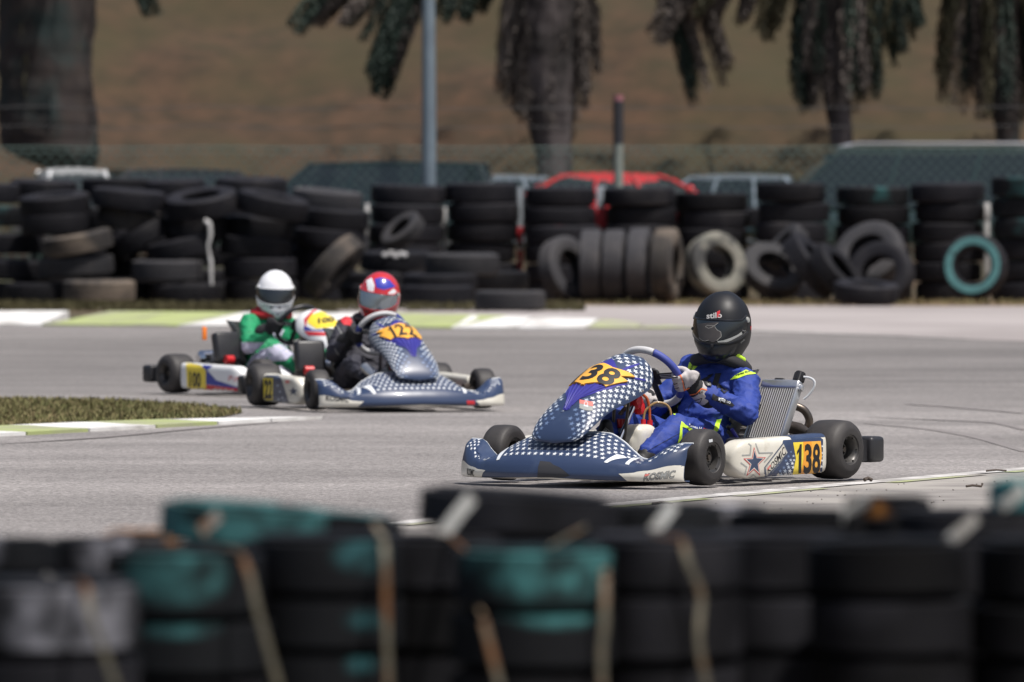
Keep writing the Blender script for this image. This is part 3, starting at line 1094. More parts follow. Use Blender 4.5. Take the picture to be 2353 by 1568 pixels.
# ---------------------------------------------------------------- foreground barrier of kart tyres
KT = [tyre_mesh('kart_tyre_a', .137, .064, .105, grooves=0, crown=.034, seg=64), tyre_mesh('kart_tyre_b', .140, .065, .108, grooves=0, crown=.036, seg=64, oval=.012)]
FG = [  # centre U, V of the joint tops..., distance, layers, per-layer material, description of the stack
    (115, [1340, 1512, 1650], 11.7, [M_whitep, M_rub, M_rub], 'white smeared stack at the left edge'),
    (430, [1266, 1428, 1560, 1690], 12.35, [M_tealp, M_tealp, M_slick, M_slick], 'turquoise stained stack left of the second strap'),
    (735, [1236, 1374, 1500, 1630], 12.55, [M_tealp, M_slick, M_slick, M_slick], 'black stack under the long turquoise tyre'),
    (985, [1232, 1366, 1500, 1632], 12.72, [M_slick, M_slick, M_slick, M_slick], 'black stack under the raised black tyre'),
    (1222, [1262, 1408, 1545, 1680], 12.30, [M_teal, M_tealp, M_slick, M_slick], 'bright turquoise topped stack in the middle'),
    (1520, [1236, 1366, 1530, 1660], 12.45, [M_slick, M_slick, M_slick, M_slick], 'black stack with the bent tan strap'),
    (1790, [1232, 1366, 1500, 1640], 12.75, [M_slick, M_slick, M_slick, M_slick], 'recessed black stack right of the bent tan strap'),
    (2040, [1246, 1376, 1512, 1650], 12.45, [M_slick, M_slick, M_slick, M_slick], 'widest black stack in the right half'),
    (2180, [1238, 1385, 1520, 1650], 12.85, [M_slick, M_slick, M_slick, M_slick], 'black stack under the white streaked strap at right'),
    (2420, [1245, 1390, 1520, 1650], 12.5, [M_slick, M_slick, M_slick, M_slick], 'black stack cut by the right edge')]
FGTOP = {}
TEALC, WHC = (.046, .145, .148), (.23, .23, .26)
def patch(n, c, x, z, r, lo=.40, hi=.56, sc=18, sq=2.0):
    return mat('brushed_' + n, (.0065, .0068, .0085), .62, var=(.010, .011, .013), vscale=9, spec=.16, var2=c, v2scale=sc, v2lo=lo - .02, v2hi=hi + .08, spot=(x, -.125, z, r, sq))
PATCH = {(0, 0): patch('white_a', WHC, .05, .005, .14, .40, .58, 16, 1.2), (1, 0): patch('teal_a', TEALC, -.015, .015, .105, .34, .52), (1, 1): patch('teal_b', TEALC, -.02, .042, .085, .40, .55, 20, 3.5),
         (2, 0): patch('teal_c', (.03, .10, .11), .085, .02, .075, .36, .55), (2, 1): patch('teal_d', (.03, .10, .11), .085, .01, .055, .36, .55), (2, 2): patch('teal_e', (.03, .10, .11), .085, .03, .05, .36, .55),
         (4, 0): patch('teal_f', (.055, .180, .182), .03, .030, .17, .36, .54, 20, 2.2), (4, 1): patch('teal_g', (.055, .180, .182), .05, .050, .115, .36, .54, 20, 4.0)}
for fi, (U, Vs, d, ms, where) in enumerate(FG):
    Vs = Vs + [Vs[-1] + 132]
    for k in range(len(ms)):
        df = d - .137
        z0, z1 = at(U, Vs[k], df).z, at(U, Vs[k + 1], df).z
        if z1 < .30 and k > 1:
            z1 = max(z1, .335)
        th = (z0 - z1) / .105 * .99
        x = at(U, 1300, d).x
        o = place(KT[k % 2], 'kart_tyre', (x + random.uniform(-.006, .006), d, (z0 + z1) / 2), (random.uniform(-.02, .02), random.uniform(-.02, .02), 1), spin=0.0 if (fi, k) in PATCH else None, m=PATCH.get((fi, k), ms[k]))
        if (fi, k) in PATCH:
            o.matrix_basis = Matrix.Translation(o.matrix_basis.translation)
        sc = 1.07 if d > 12 else 1.14
        o.scale = (sc, sc, th)
        tag(o, 'kart tyre %s of the %s' % (ORD[k] if k < len(ms) - 1 else 'lowest', where), 'tyre', 'kart tyres of the near barrier')
TOPS = [  # tyres lying along the back and on top: U, V top, V bottom, distance, material, width scale, tilt, label
    (40, 1240, 1320, 12.7, M_whitep, .55, 0, 'white smeared kart tyre behind the left edge stack, outermost'),
    (205, 1240, 1330, 12.9, M_whitep, .62, 0, 'grey white kart tyre showing behind the left edge stack'),
    (325, 1223, 1330, 13.3, M_rust, .55, 0, 'rust brown kart tyre peeking behind the turquoise stained stack'),
    (560, 1166, 1258, 13.0, M_tealf, 1.15, 4, 'long turquoise kart tyre lying raised on the left half'),
    (770, 1186, 1262, 13.25, M_teal, .95, 5, 'turquoise kart tyre tucked behind the long raised one'),
    (1195, 1138, 1236, 12.95, M_slick, 1.42, 4, 'raised black kart tyre crossed by a pale strap in the middle'),
    (1505, 1162, 1240, 13.1, M_tealw, .95, 0, 'turquoise flecked kart tyre behind the bent tan strap'),
    (1650, 1166, 1250, 13.2, M_whitep, .8, 0, 'white flecked kart tyre along the back, right of centre'),
    (1830, 1178, 1262, 13.0, M_slick, .95, 0, 'black kart tyre along the back under the orange marked one'),
    (2040, 1144, 1220, 13.4, M_rust, .62, 0, 'orange marked kart tyre on top of the back row'),
    (2230, 1178, 1262, 13.0, M_slick, 1.05, 0, 'black kart tyre on top near the right edge strap'),
    (2375, 1106, 1180, 13.0, M_tealf, .62, 0, 'turquoise kart tyre on top at the right edge')]
TOPM = {3: patch('teal_h', (.050, .155, .158), 0, .02, .34, .36, .54, 16, 1.4), 4: patch('teal_i', (.036, .115, .12), -.05, .02, .18, .36, .54, 8, 1.4), 0: patch('white_b', WHC, 0, .02, .14, .28, .46, 14, 1.5), 9: patch('orange_a', (.36, .15, .035), .02, .02, .10, .48, .60, 14, 2.5), 1: patch('white_c', WHC, 0, .02, .14, .28, .46, 14, 1.5)}
for ti, (U, V0, V1, d, m, sc, tl, lab) in enumerate(TOPS):
    m = TOPM.get(ti, m)
    df = d - .137 * sc
    z0, z1 = at(U, V0, df).z, at(U, V1, df).z
    p = at(U, 1200, d)
    o = place(KT[1], 'kart_tyre', (p.x, d, (z0 + z1) / 2), (math.sin(R(tl)), 0, 1), m=m)
    o.scale = (sc, sc, (z0 - z1) / .108)
    tag(o, lab, 'tyre', 'kart tyres of the near barrier')
    # whatever carries it from behind stays in the row below
    k = 0
    while z1 > .38 and k < 3:
        th = min(.105, z1 - .335)
        z2 = z1 - .106
        q = place(KT[0], 'kart_tyre', (p.x, d + .02, (z1 + z2) / 2), m=M_slick)
        q.scale = (sc * .97, sc * .97, .99)
        tag(q, ('black kart tyre %s below the ' % ['directly', 'two places', 'three places'][k]) + ' '.join(lab.split()[:9]), 'tyre', 'kart tyres of the near barrier')
        z1 = z2
        k += 1
# tie straps over the near barrier
M_strapp = mat('strap_pale', (.42, .43, .42), .6, var=(.25, .24, .22), vscale=30, var2=(.12, .07, .04), v2scale=14, v2lo=.55, v2hi=.68)
M_strapt = mat('strap_tan', (.19, .165, .115), .7, var=(.10, .095, .07), vscale=25, var2=(.22, .10, .04), v2scale=9, v2lo=.5, v2hi=.62)
def strap(pts, w, m, lab):
    P = [at(u, v, d) for u, v, d in pts]
    n = (len(P) - 1) * 5
    Q = []
    for i in range(n + 1):
        t = i * (len(P) - 1) / n
        Q.append(Vector([interp(list(range(len(P))), [p[c] for p in P], t) for c in range(3)]))
    mb = MB()
    vs = []
    for i, p in enumerate(Q):
        d = (Q[min(i + 1, n)] - Q[max(i - 1, 0)]).normalized()
        s = d.cross(Vector((0, 1, .35)))
        s = s.normalized() * w / 2
        f = s.cross(d).normalized() * .0015
        vs += [p - s - f, p + s - f, p + s + f, p - s + f]
    fs = []
    for i in range(n):
        for k in range(4):
            fs.append((4*i + k, 4*i + (k+1) % 4, 4*i + 4 + (k+1) % 4, 4*i + 4 + k))
    fs += [(0, 1, 2, 3), (4*n, 4*n+1, 4*n+2, 4*n+3)]
    mb.add(vs, fs)
    tag(mb.build('strap', m, angle=30), lab, 'strap', 'straps tying the near tyre barrier')
strap([(130, 1325, 12.2), (190, 1340, 11.55), (212, 1420, 11.5), (240, 1500, 11.5), (268, 1580, 11.5)], .0115, M_strapt, 'tan strap down the white smeared stack at left')
strap([(480, 1250, 12.6), (540, 1266, 12.25), (570, 1310, 12.19), (592, 1400, 12.18), (642, 1580, 12.18)], .0115, M_strapt, 'tan strap slanting down right of the turquoise stained stack')
strap([(860, 1205, 12.9), (880, 1236, 12.45), (886, 1300, 12.40), (888, 1400, 12.40), (893, 1580, 12.40)], .0115, M_strapt, 'dark upright strap between the two black left stacks')
strap([(1085, 1142, 12.72), (1052, 1182, 12.70), (1012, 1236, 12.68)], .024, M_strapp, 'pale strap crossing the end of the raised black tyre')
strap([(1030, 1232, 12.6), (1062, 1262, 12.50), (1085, 1330, 12.42), (1112, 1430, 12.14), (1150, 1580, 12.12)], .0115, M_strapt, 'tan strap slanting down left of the bright turquoise stack')
strap([(1383, 1262, 12.4), (1390, 1330, 12.20), (1390, 1420, 12.18), (1383, 1500, 12.18), (1385, 1580, 12.18)], .0125, M_strapt, 'muddy strap down the right side of the turquoise stack')
strap([(1500, 1232, 12.5), (1560, 1240, 12.33), (1585, 1300, 12.29), (1612, 1372, 12.29), (1606, 1460, 12.28), (1625, 1580, 12.28)], .0115, M_strapt, 'bent tan strap down the black stack right of centre')
strap([(1552, 1158, 12.85), (1530, 1185, 12.82), (1500, 1224, 12.80)], .022, M_strapp, 'short pale strap over the turquoise flecked back tyre')
strap([(1345, 1215, 12.5), (1300, 1240, 12.42), (1262, 1264, 12.36)], .0115, M_strapt, 'short rusty strap on top of the turquoise stack')
strap([(2000, 1148, 13.0), (1965, 1166, 12.95), (1935, 1190, 12.9)], .022, M_strapp, 'short pale strap by the orange marked tyre')
strap([(2245, 1188, 12.75), (2210, 1220, 12.72), (2165, 1256, 12.70)], .022, M_strapp, 'white streaked strap on top near the right edge')
strap([(2353, 1120, 12.85), (2330, 1145, 12.83), (2300, 1165, 12.82)], .02, M_strapp, 'pale strap on the turquoise tyre at the right edge')
strap([(505, 1182, 12.80), (478, 1205, 12.79), (460, 1222, 12.78)], .022, M_strapp, 'faded pale strap over the left end of the turquoise tyre')

# ================================================================ FENCE, POLE, CARS, TREES
M_galv = mat('galvanised_pole', (.20, .255, .30), .45, metal=.25, var=(.15, .19, .23), vscale=3)
M_wire = mat('green_wire', (.085, .14, .125), .6)
M_wired = mat('barbed_wire', (.045, .045, .048), .8)
M_postb = mat('post_black', (.025, .025, .03), .6)
M_postp = mat('post_pink', (.30, .12, .14), .6)
M_postl = mat('post_greygreen', (.26, .29, .26), .6, var=(.18, .2, .18), vscale=6)

# lamp pole, slightly tapered, foot plate and door
px = at(985, 400, 108.6)
root = empty('lamp_pole', (px.x, 108.6, 0))
mb = MB(); mb.tube([(0, 0, 0), (.005, 0, 3), (-.02, 0, 9)], [.115, .105, .075], 20); mb.build('pole', M_galv, root)
mb = MB(); mb.box((0, 0, .02), (.4, .4, .03), .01)
for sx in (-.14, .14):
    for sy in (-.14, .14):
        mb.tube([(sx, sy, .03), (sx, sy, .08)], .015, 8)
mb.build('foot_plate', M_galv, root)
mb = MB(); mb.tube([(-.02, 0, 8.9), (.3, -.6, 9.3), (.7, -1.4, 9.4)], .04, 10); mb.build('lamp_arm', M_galv, root)
mb = MB(); mb.box((.82, -1.65, 9.4), (.25, .6, .12), .04); mb.build('lamp_head', M_postl, root)
tag(root, 'tall blue grey steel lamp pole rising behind the tyre stacks', 'lamp pole')

# chain link fence with barbed wires, its one post in view banded black and grey green
fd = 109.2
froot = empty('wire_fence', (0, fd, 0))
fx0, fx1 = -10.5, 10.5
ztop = at(0, 338, fd).z
fp = at(1421, 400, fd)
mb = MB(); mb.tube([(fp.x, 0, 0), (fp.x, 0, at(0, 330, fd).z)], .075, 14); mb.build('post', M_postl, froot)
mb = MB(); mb.tube([(fp.x, 0, at(0, 330, fd).z), (fp.x, 0, at(0, 232, fd).z)], .082, 14); mb.build('post_sleeve', M_postb, froot)
mb = MB(); mb.tube([(fp.x, 0, at(0, 234, fd).z), (fp.x, 0, at(0, 219, fd).z)], .075, 14); mb.build('post_cap', M_postp, froot)
for x in (-9.6, 9.6):
    mb = MB(); mb.tube([(x, 0, 0), (x, 0, at(0, 232, fd).z)], .05, 12); mb.build('post', M_postl, froot)
mb = MB()
step = .17
w = .0075
vs, fs = [], []
c = fx0 - ztop
while c < fx1:
    for s in (1, -1):
        a0 = (c, 0.0) if s == 1 else (c + ztop, 0.0)
        a1 = (c + ztop, ztop) if s == 1 else (c, ztop)
        k = len(vs)
        y = .004 * s
        vs += [(a0[0] - w, y, a0[1]), (a0[0] + w, y, a0[1]), (a0[0], y + w, a0[1]), (a1[0] - w, y, a1[1]), (a1[0] + w, y, a1[1]), (a1[0], y + w, a1[1])]
        fs += [(k, k+1, k+4, k+3), (k+1, k+2, k+5, k+4), (k+2, k, k+3, k+5)]
    c += step
mb.add(vs, fs)
o = mb.build('wire_mesh', M_wire, froot, recalc=False, smooth=False)
tag(o, kind='stuff')
def wavy(z, r, sag, n=40, twist=0.0):
    return [(lerp(fx0, fx1, k / n), 0, z + sag * math.sin(k * 1.3) * .5 - sag * math.sin(math.pi * ((k * 7.0 / n) % 1))) for k in range(n + 1)]
for V, r in ((338, .010), (352, .006)):
    MB().tube(wavy(at(0, V, fd).z, r, .01), r, 6).build('top_wire', M_wire, froot)
for V, r in ((290, .005), (246, .0055)):
    mb = MB()
    P = wavy(at(0, V, fd).z, r, .03)
    mb.tube(P, r, 6)
    for k in range(220):
        x = lerp(fx0, fx1, (k + .5) / 220)
        z = interp([p[0] for p in P], [p[2] for p in P], x)
        mb.tube([(x - .02, -.02, z - .025), (x + .02, .02, z + .025)], .005, 4)
    mb.build('barbed_wire', M_wired, froot)
tag(froot, 'chain link fence with barbed wires and a black sleeved post', 'fence')

# ---- parked cars, nose along local +X
M_glass = mat('car_glass', (.012, .018, .022), .06, spec=.6)
M_wheel = mat('car_tyre', (.02, .02, .02), .8)
M_rimc = mat('car_rim', (.45, .45, .47), .3, metal=.8)
M_lampc = mat('car_lamp', (.65, .65, .66), .15, coat=1)
M_lampr = mat('car_tail_lamp', (.35, .01, .01), .2, coat=1)
def paint(n, c, r=.3):
    return mat('paint_' + n, c, r, coat=.6, var=tuple(x * .9 for x in c), vscale=1.5)
def car(name, loc, rz, L, W, H, m, lab, kind='hatch', rails=False, cat='car', belt=.60, rt=.07):
    root = empty(name, loc, rz)
    h = H
    hb = h * belt
    hood = .27 if kind == 'sedan' else (.22 if kind == 'hatch' else .14)
    # side outline of the whole shell: (x as share of length from the tail, z)
    tail = .02
    st = [(-.5, .42*h, .30*h, .84), (-.47, .60*h, .22*h, .93), (-.30, hb, .18*h, 1), (0, hb, .17*h, 1), (.5 - hood - .02, hb * .98, .17*h, 1), (.40, hb * .86, .19*h, .97), (.47, hb * .74, .22*h, .90), (.5, hb * .58, .28*h, .78)]
    mb = MB()
    vs = []
    N = 14
    for xs, zt, zb, ww in st:
        for k in range(N):
            a = 2 * math.pi * k / N
            cy, cz = math.cos(a), math.sin(a)
            y = math.copysign(abs(cy) ** .45, cy) * W / 2 * ww
            z = (zt + zb) / 2 + math.copysign(abs(cz) ** .45, cz) * (zt - zb) / 2
            vs.append((xs * L, y, z))
    fs = [(i*N + k, i*N + (k+1) % N, (i+1)*N + (k+1) % N, (i+1)*N + k) for i in range(len(st) - 1) for k in range(N)]
    fs += [tuple(range(N)), tuple((len(st)-1)*N + k for k in range(N))]
    mb.add(vs, fs)
    mb.build('body', m, root, angle=35)
    # roof and pillars over a dark glass cabin
    xb0 = -.48 * L if kind != 'sedan' else -.34 * L
    xr0 = xb0 + (.06 if kind == 'van' else .14 if kind == 'hatch' else .16) * L * (1 if kind != 'van' else .7)
    xr1 = (.5 - hood) * L - (.16 if kind != 'van' else .14) * L
    xb1 = (.5 - hood) * L + .02 * L
    wb, wr = W * .47, W * .385
    prof = [(xb0, hb - .03, wb), (lerp(xb0, xr0, .8), lerp(hb, h, .8), lerp(wb, wr, .75)), (xr0 + .05 * L, h - .045, wr), (lerp(xr0, xr1, .5), h - .02, wr), (xr1 - .04 * L, h - .05, wr), (lerp(xb1, xr1, .8), lerp(hb, h, .78), lerp(wb, wr, .75)), (xb1, hb - .03, wb)]
    mb = MB()
    vs = []
    for x, z, y in prof:
        vs += [(x, -y, z), (x, y, z)]
    n = len(prof)
    fs = [(2*i, 2*i+1, 2*i+3, 2*i+2) for i in range(n - 1)]
    fs += [tuple(2*i for i in range(n)), tuple(2*i + 1 for i in range(n))[::-1]]
    mb.add(vs, fs)
    mb.build('window', M_glass, root, smooth=False)
    mb = MB()
    rv = []
    for t in range(9):
        x = lerp(xr0 - .005 * L, xr1 + .005 * L, t / 8)
        zz_ = h - .055 + .055 * math.sin(math.pi * (.12 + .76 * t / 8))
        for k in range(7):
            y = lerp(-wr - .012, wr + .012, k / 6)
            rv.append((x, y, zz_ + .03 * math.cos((k / 6 - .5) * math.pi) - .02))
    mb.add(rv, [(t*7 + k, t*7 + k + 1, t*7 + k + 8, t*7 + k + 7) for t in range(8) for k in range(6)])
    e = [(p[0] * (1 + (rt - .07) * .4), p[1] + math.copysign(.5 * (rt - .07), p[1]), p[2] - rt) for p in rv]
    mb.add(e, [(t*7 + k, t*7 + k + 1, t*7 + k + 8, t*7 + k + 7) for t in range(8) for k in range(6)])
    for seq in ([t*7 for t in range(9)], [t*7 + 6 for t in range(9)], list(range(7)), [56 + k for k in range(7)]):
        for a, b in zip(seq[:-1], seq[1:]):
            mb.add([rv[a], rv[b], e[b], e[a]], [(0, 1, 2, 3)])
    mb.build('roof', m, root, angle=50)
    for s in (-1, 1):
        for (xa, xc) in ((xb0, xr0 + .03 * L), (lerp(xb0, xb1, .38), lerp(xr0, xr1, .36)), (lerp(xb0, xb1, .66), lerp(xr0, xr1, .72)), (xb1, xr1 - .01 * L)):
            MB().tube([(xa, s * (wb + .004), hb - .03), (lerp(xa, xc, .6), s * lerp(wb, wr, .55), lerp(hb, h, .6)), (xc, s * (wr + .006), h - .05)], .03, 8).build('pillar', m, root)
        MB().box((.46 * L, s * W * .34, hb * .78), (.12, .30, .12), .04).build('headlight', M_lampc, root)
        MB().box((-.475 * L, s * W * .38, hb * .86), (.10, .20, .20), .04).build('tail_light', M_lampr, root)
        MB().ell((xb1 - .04 * L, s * (W / 2 + .07), hb + .05), (.07, .10, .07)).build('mirror', m, root)
        for x in (-.31 * L, .31 * L):
            Mx = Matrix.Translation((x, s * (W / 2 - .12), .31)) @ Matrix.Rotation(R(90), 4, 'X')
            wh = MB().lathe([(.19, -.10), (.28, -.11), (.31, -.07), (.31, .07), (.28, .11), (.19, .10)], 28, Mx, closed=True).build('wheel', M_wheel, root)
            MB().lathe([(.0, -.06), (.19, -.07), (.195, .07), (.0, .05)], 20, Mx).build('rim', M_rimc, wh)
        if rails:
            MB().tube([(xr0 + .1, s * wr * .92, h - .01), (xr0 + .25, s * wr * .92, h + .05), (xr1 - .3, s * wr * .92, h + .05), (xr1 - .1, s * wr * .92, h - .01)], .022, 8).build('roof_rail', M_rimc, root)
    tag(root, lab, cat, 'cars parked behind the fence')
    return root
def park(U, d):
    return (at(U, 400, d).x, d, .5)
car('parked_car', park(170, 116.5), R(-80), 4.0, 1.15, at(0, 386, 116.5).z - .5, paint('white', (.72, .73, .74)), 'white car at far left with only its roof above the tyres', 'hatch')
car('parked_car', park(330, 119), R(205), 4.3, 1.7, at(0, 386, 119).z - .5, paint('black', (.03, .03, .035)), 'black car with white glints right of the white car', 'hatch')
car('parked_car', park(850, 117), R(178), 4.4, 1.8, at(0, 370, 117).z - .5, paint('petrol', (.010, .024, .032)), 'dark blue green estate car behind the lamp pole', 'van', belt=.57)
car('parked_car', park(1448, 117.5), R(4), 3.5, 1.7, at(0, 397, 117.5).z - .5, paint('red', (.60, .02, .025)), 'bright red car between the lamp pole and the van', 'hatch', belt=.78, rt=.20)
car('parked_car', park(1205, 121.5), R(0), 3.4, 1.65, at(0, 403, 121.5).z - .5, paint('silver', (.30, .36, .42)), 'silver blue car half hidden behind the red car', 'hatch')
car('parked_car', park(1650, 120.5), R(175), 3.6, 1.65, at(0, 401, 120.5).z - .5, paint('steel', (.25, .31, .36)), 'blue grey car half hidden left of the dark van', 'hatch')
car('parked_van', park(2090, 116.5), R(182), 5.6, 1.85, at(0, 338, 116.5).z - .5, paint('green_grey', (.022, .045, .050)), 'large dark green grey van at right behind the fence', 'van', rails=True, cat='van', belt=.50)

# ---- oil palms with skirts of hanging fronds
M_bark = mat('palm_bark', (.075, .062, .062), .95, var=(.12, .103, .105), vscale=3.5, var2=(.03, .026, .026), v2scale=1.2, bump=.8, bscale=9)
M_barkd = mat('palm_bark_dark', (.028, .022, .022), .95, var=(.045, .034, .03), vscale=3, var2=(.018, .03, .03), v2scale=.9, v2lo=.5, v2hi=.65, bump=.8, bscale=8)
M_frg = mat('frond_green', (.018, .036, .030), .7, var=(.03, .05, .035), vscale=2.0, rnd=.25)
M_frd = mat('frond_dead', (.085, .070, .062), .9, var=(.14, .12, .11), vscale=2.0, rnd=.3)
M_fro = mat('frond_olive', (.045, .045, .022), .8, var=(.09, .075, .04), vscale=2, rnd=.25)
def frond(root, pts, m, lw=.019, ll=.75, n=46, hang=.85):
    """a drooping feather leaf: rib and two rows of narrow leaflets"""
    ks = list(range(len(pts)))
    def P(t):
        return Vector([interp(ks, [p[c] for p in pts], t * (len(pts) - 1)) for c in range(3)])
    mb = MB()
    mb.tube([P(k / 14) for k in range(15)], [lerp(.045, .010, k / 14) for k in range(15)], 5)
    vs, fs = [], []
    n = int(n * 1.6)
    for k in range(n):
        t = .12 + .88 * (k + random.random() * .6) / n
        p = P(min(1, t))
        d = (P(min(1, t + .02)) - P(max(0, t - .02))).normalized()
        side = d.cross(Vector((0, 0, 1)))
        side = side.normalized() if side.length > .05 else Vector((1, 0, 0))
        side = (Matrix.Rotation(random.uniform(-1.2, 1.2), 3, d) @ side)
        l = ll * math.sin(math.pi * (.18 + .80 * t)) * random.uniform(.7, 1.15) + .08
        for s in (-1, 1):
            q = (side * s * (1 - hang) + d * .35 + Vector((random.uniform(-.12, .12), random.uniform(-.12, .12), -hang))).normalized()
            w = q.cross(Vector((random.uniform(-1, 1), 1, .2))).normalized() * lw
            i = len(vs)
            a, b = p + q * l * .45 + side * s * .10, p + q * l + Vector((0, 0, -.12 * l))
            vs += [p - w * .5, p + w * .5, a + w, a - w, b]
            fs += [(i, i+1, i+2, i+3), (i+3, i+2, i+4)]
    mb.add(vs, fs)
    return mb.build('frond', m, root, recalc=False, smooth=False)
def palm(U, d, trunk, m, lab, fronds, skirt=None, seed=1):
    """trunk: list of (dU at sheet, V, radius) from the ground up; fronds: list of (dU, V tip, sideways spread, material)"""
    random.seed(seed)
    x = at(U, 300, d).x
    z0 = terrain_z(x, d)
    root = empty('oil_palm', (x, d, z0 - .1))
    rp = Vector((x, d, z0 - .1))
    tr = [at(U + du, V, d) - rp for du, V, r in trunk]
    tr[0].z = 0
    ks = list(range(len(tr)))
    mb = MB()
    vs = []
    N, H = 22, 60
    for i in range(H + 1):
        t = i / H * (len(tr) - 1)
        c = Vector([interp(ks, [p[k] for p in tr], t) for k in range(3)])
        r = interp(ks, [q[2] for q in trunk], t)
        for k in range(N):
            a = 2 * math.pi * k / N
            rr = r * (1 + .14 * noise.noise(Vector((math.cos(a) * 2.2, math.sin(a) * 2.2, c.z * .7 + seed))) + .10 * noise.noise(Vector((math.cos(a) * 7, math.sin(a) * 7, c.z * 2.0))) + .012 * ((i % 3) - 1))
            vs.append(c + Vector((math.cos(a) * rr, math.sin(a) * rr, 0)))
    mb.add(vs, [(i*N + k, i*N + (k+1) % N, (i+1)*N + (k+1) % N, (i+1)*N + k) for i in range(H) for k in range(N)])
    mb.build('trunk', m, root, recalc=False)
    topz = tr[-1].z
    crown = tr[-1]
    for du, V, dd, fm, *opt in fronds:
        tip = at(U + du, V, d) - rp + Vector((0, dd, 0))
        h = max(topz, tip.z + 1.0)
        mid = Vector((lerp(crown.x, tip.x, .50), lerp(crown.y, tip.y, .6), h + .35))
        lo = Vector((lerp(crown.x, tip.x, .86), lerp(crown.y, tip.y, .9), lerp(h, tip.z, .42)))
        frond(root, [crown, mid, lo, tip], fm, ll=opt[0] if opt else .75, n=opt[1] if len(opt) > 1 else 46, hang=.74)
    # the leaf crown above, spreading
    for k in range(16):
        a = k * 2.399
        el = random.uniform(-.1, .9)
        L = random.uniform(3.2, 4.4)
        q = Vector((math.cos(a), math.sin(a), 0))
        frond(root, [crown + Vector((0, 0, .2)), crown + q * L * .4 + Vector((0, 0, 1.1 * el + .9)), crown + q * L * .8 + Vector((0, 0, .9 * el + .5)), crown + q * L + Vector((0, 0, el * .6 - .5))], M_frg, ll=.8, n=44, hang=.45)
    tag(root, lab, 'palm tree', 'oil palms on the hillside')
    return root
def rows(u0, u1, v0, v1, n, m, ll=.75, ddep=.5, nl=46):
    return [(lerp(u0, u1, (k + random.random() * .5) / n), random.uniform(v0, v1), random.uniform(-ddep, ddep), random.choice(m) if isinstance(m, list) else m, ll, nl) for k in range(n)]
def clump(uc, hw, vtop, vtip, n, m, drop=90, ll=.5, ddep=.5, nl=50):
    """hanging fronds whose tips draw in to a point at uc, vtip"""
    out = []
    for k in range(n):
        o = random.uniform(-1, 1)
        out.append((uc + hw * o, vtip - drop * abs(o) ** 1.4 - random.uniform(0, .25) * (vtip - vtop), random.uniform(-ddep, ddep), random.choice(m) if isinstance(m, list) else m, ll * random.uniform(.7, 1.1), nl))
    return out
random.seed(3)
G, D_, O_ = M_frg, M_frd, M_fro
M_frk = mat('frond_dark_brown', (.030, .023, .021), .9, var=(.045, .035, .032), vscale=2, rnd=.3)
palm(110, 127.5, [(48, 470, .36), (48, 392, .40), (34, 372, .58), (6, 335, .83), (-2, 250, .85), (-5, 120, .84), (0, -60, .86), (0, -150, .4)], M_barkd, 'huge dark palm trunk at the left edge',
     rows(-95, 90, 230, 338, 18, [M_frk, M_frk, M_fro], .7, .8) + clump(30, 45, 60, 320, 6, G, 60) + clump(45, 38, 280, 378, 8, [G, M_frk], 30, .35) + clump(242, 24, 0, 52, 4, G, 30, .35), seed=5)
palm(1270, 131, [(5, 470, .34), (5, 385, .33), (-2, 320, .36), (-10, 245, .46), (-15, 120, .56), (-10, 0, .62), (0, -110, .35)], M_bark, 'grey palm in the middle with a skirt of dead fronds',
     clump(-95, 36, 60, 255, 10, D_, 60) + clump(-55, 50, 60, 300, 9, [D_, M_frk], 70) + clump(70, 50, 30, 255, 10, D_, 110) + clump(20, 60, 100, 340, 8, [D_, M_frk], 100) +
     clump(-395, 42, 40, 262, 16, [G, G, G, M_frk], 130, .45, .4, 60) + clump(-420, 70, 0, 110, 7, [G, D_], 50) + clump(-585, 34, 0, 98, 5, G, 50, .35) + clump(-545, 24, 0, 62, 3, D_, 30, .35) + clump(-235, 90, 0, 55, 8, G, 30, .4) +
     clump(322, 20, 60, 258, 8, [G, M_frk], 90, .35, .3, 50) + clump(375, 42, 40, 240, 7, D_, 90, .4, .5), seed=8)
palm(1920, 130.5, [(15, 470, .20), (15, 330, .20), (5, 240, .24), (-5, 100, .34), (0, -20, .4), (0, -120, .3)], M_bark, 'shaggy palm with green and tan fronds, second from right',
     clump(-405, 34, 0, 110, 7, D_, 60, .4) + clump(-260, 80, 0, 70, 8, [O_, D_], 40, .4) + clump(-160, 34, 0, 120, 5, [O_, G], 60, .4) + clump(-72, 38, 0, 275, 14, G, 70, .5, .6, 60) + clump(-10, 60, 0, 300, 14, [D_, D_, M_frk], 90) + clump(45, 65, 0, 285, 14, [D_, O_, G], 90, .55) + clump(95, 60, 0, 225, 12, [G, D_], 100, .55) + clump(150, 50, 0, 130, 9, [G, O_], 70, .5), seed=11)
palm(2300, 131, [(10, 470, .22), (15, 320, .22), (5, 220, .30), (0, 60, .36), (0, -120, .3)], M_barkd, 'rightmost dark palm with olive and rusty fronds',
     clump(-100, 45, 0, 290, 12, [O_, M_frk, D_], 90) + clump(-35, 60, 0, 300, 14, [O_, G, M_frk], 90) + clump(35, 50, 0, 330, 14, [G, G, M_frk], 90) + clump(90, 40, 0, 260, 8, [O_, G], 70), seed=12)

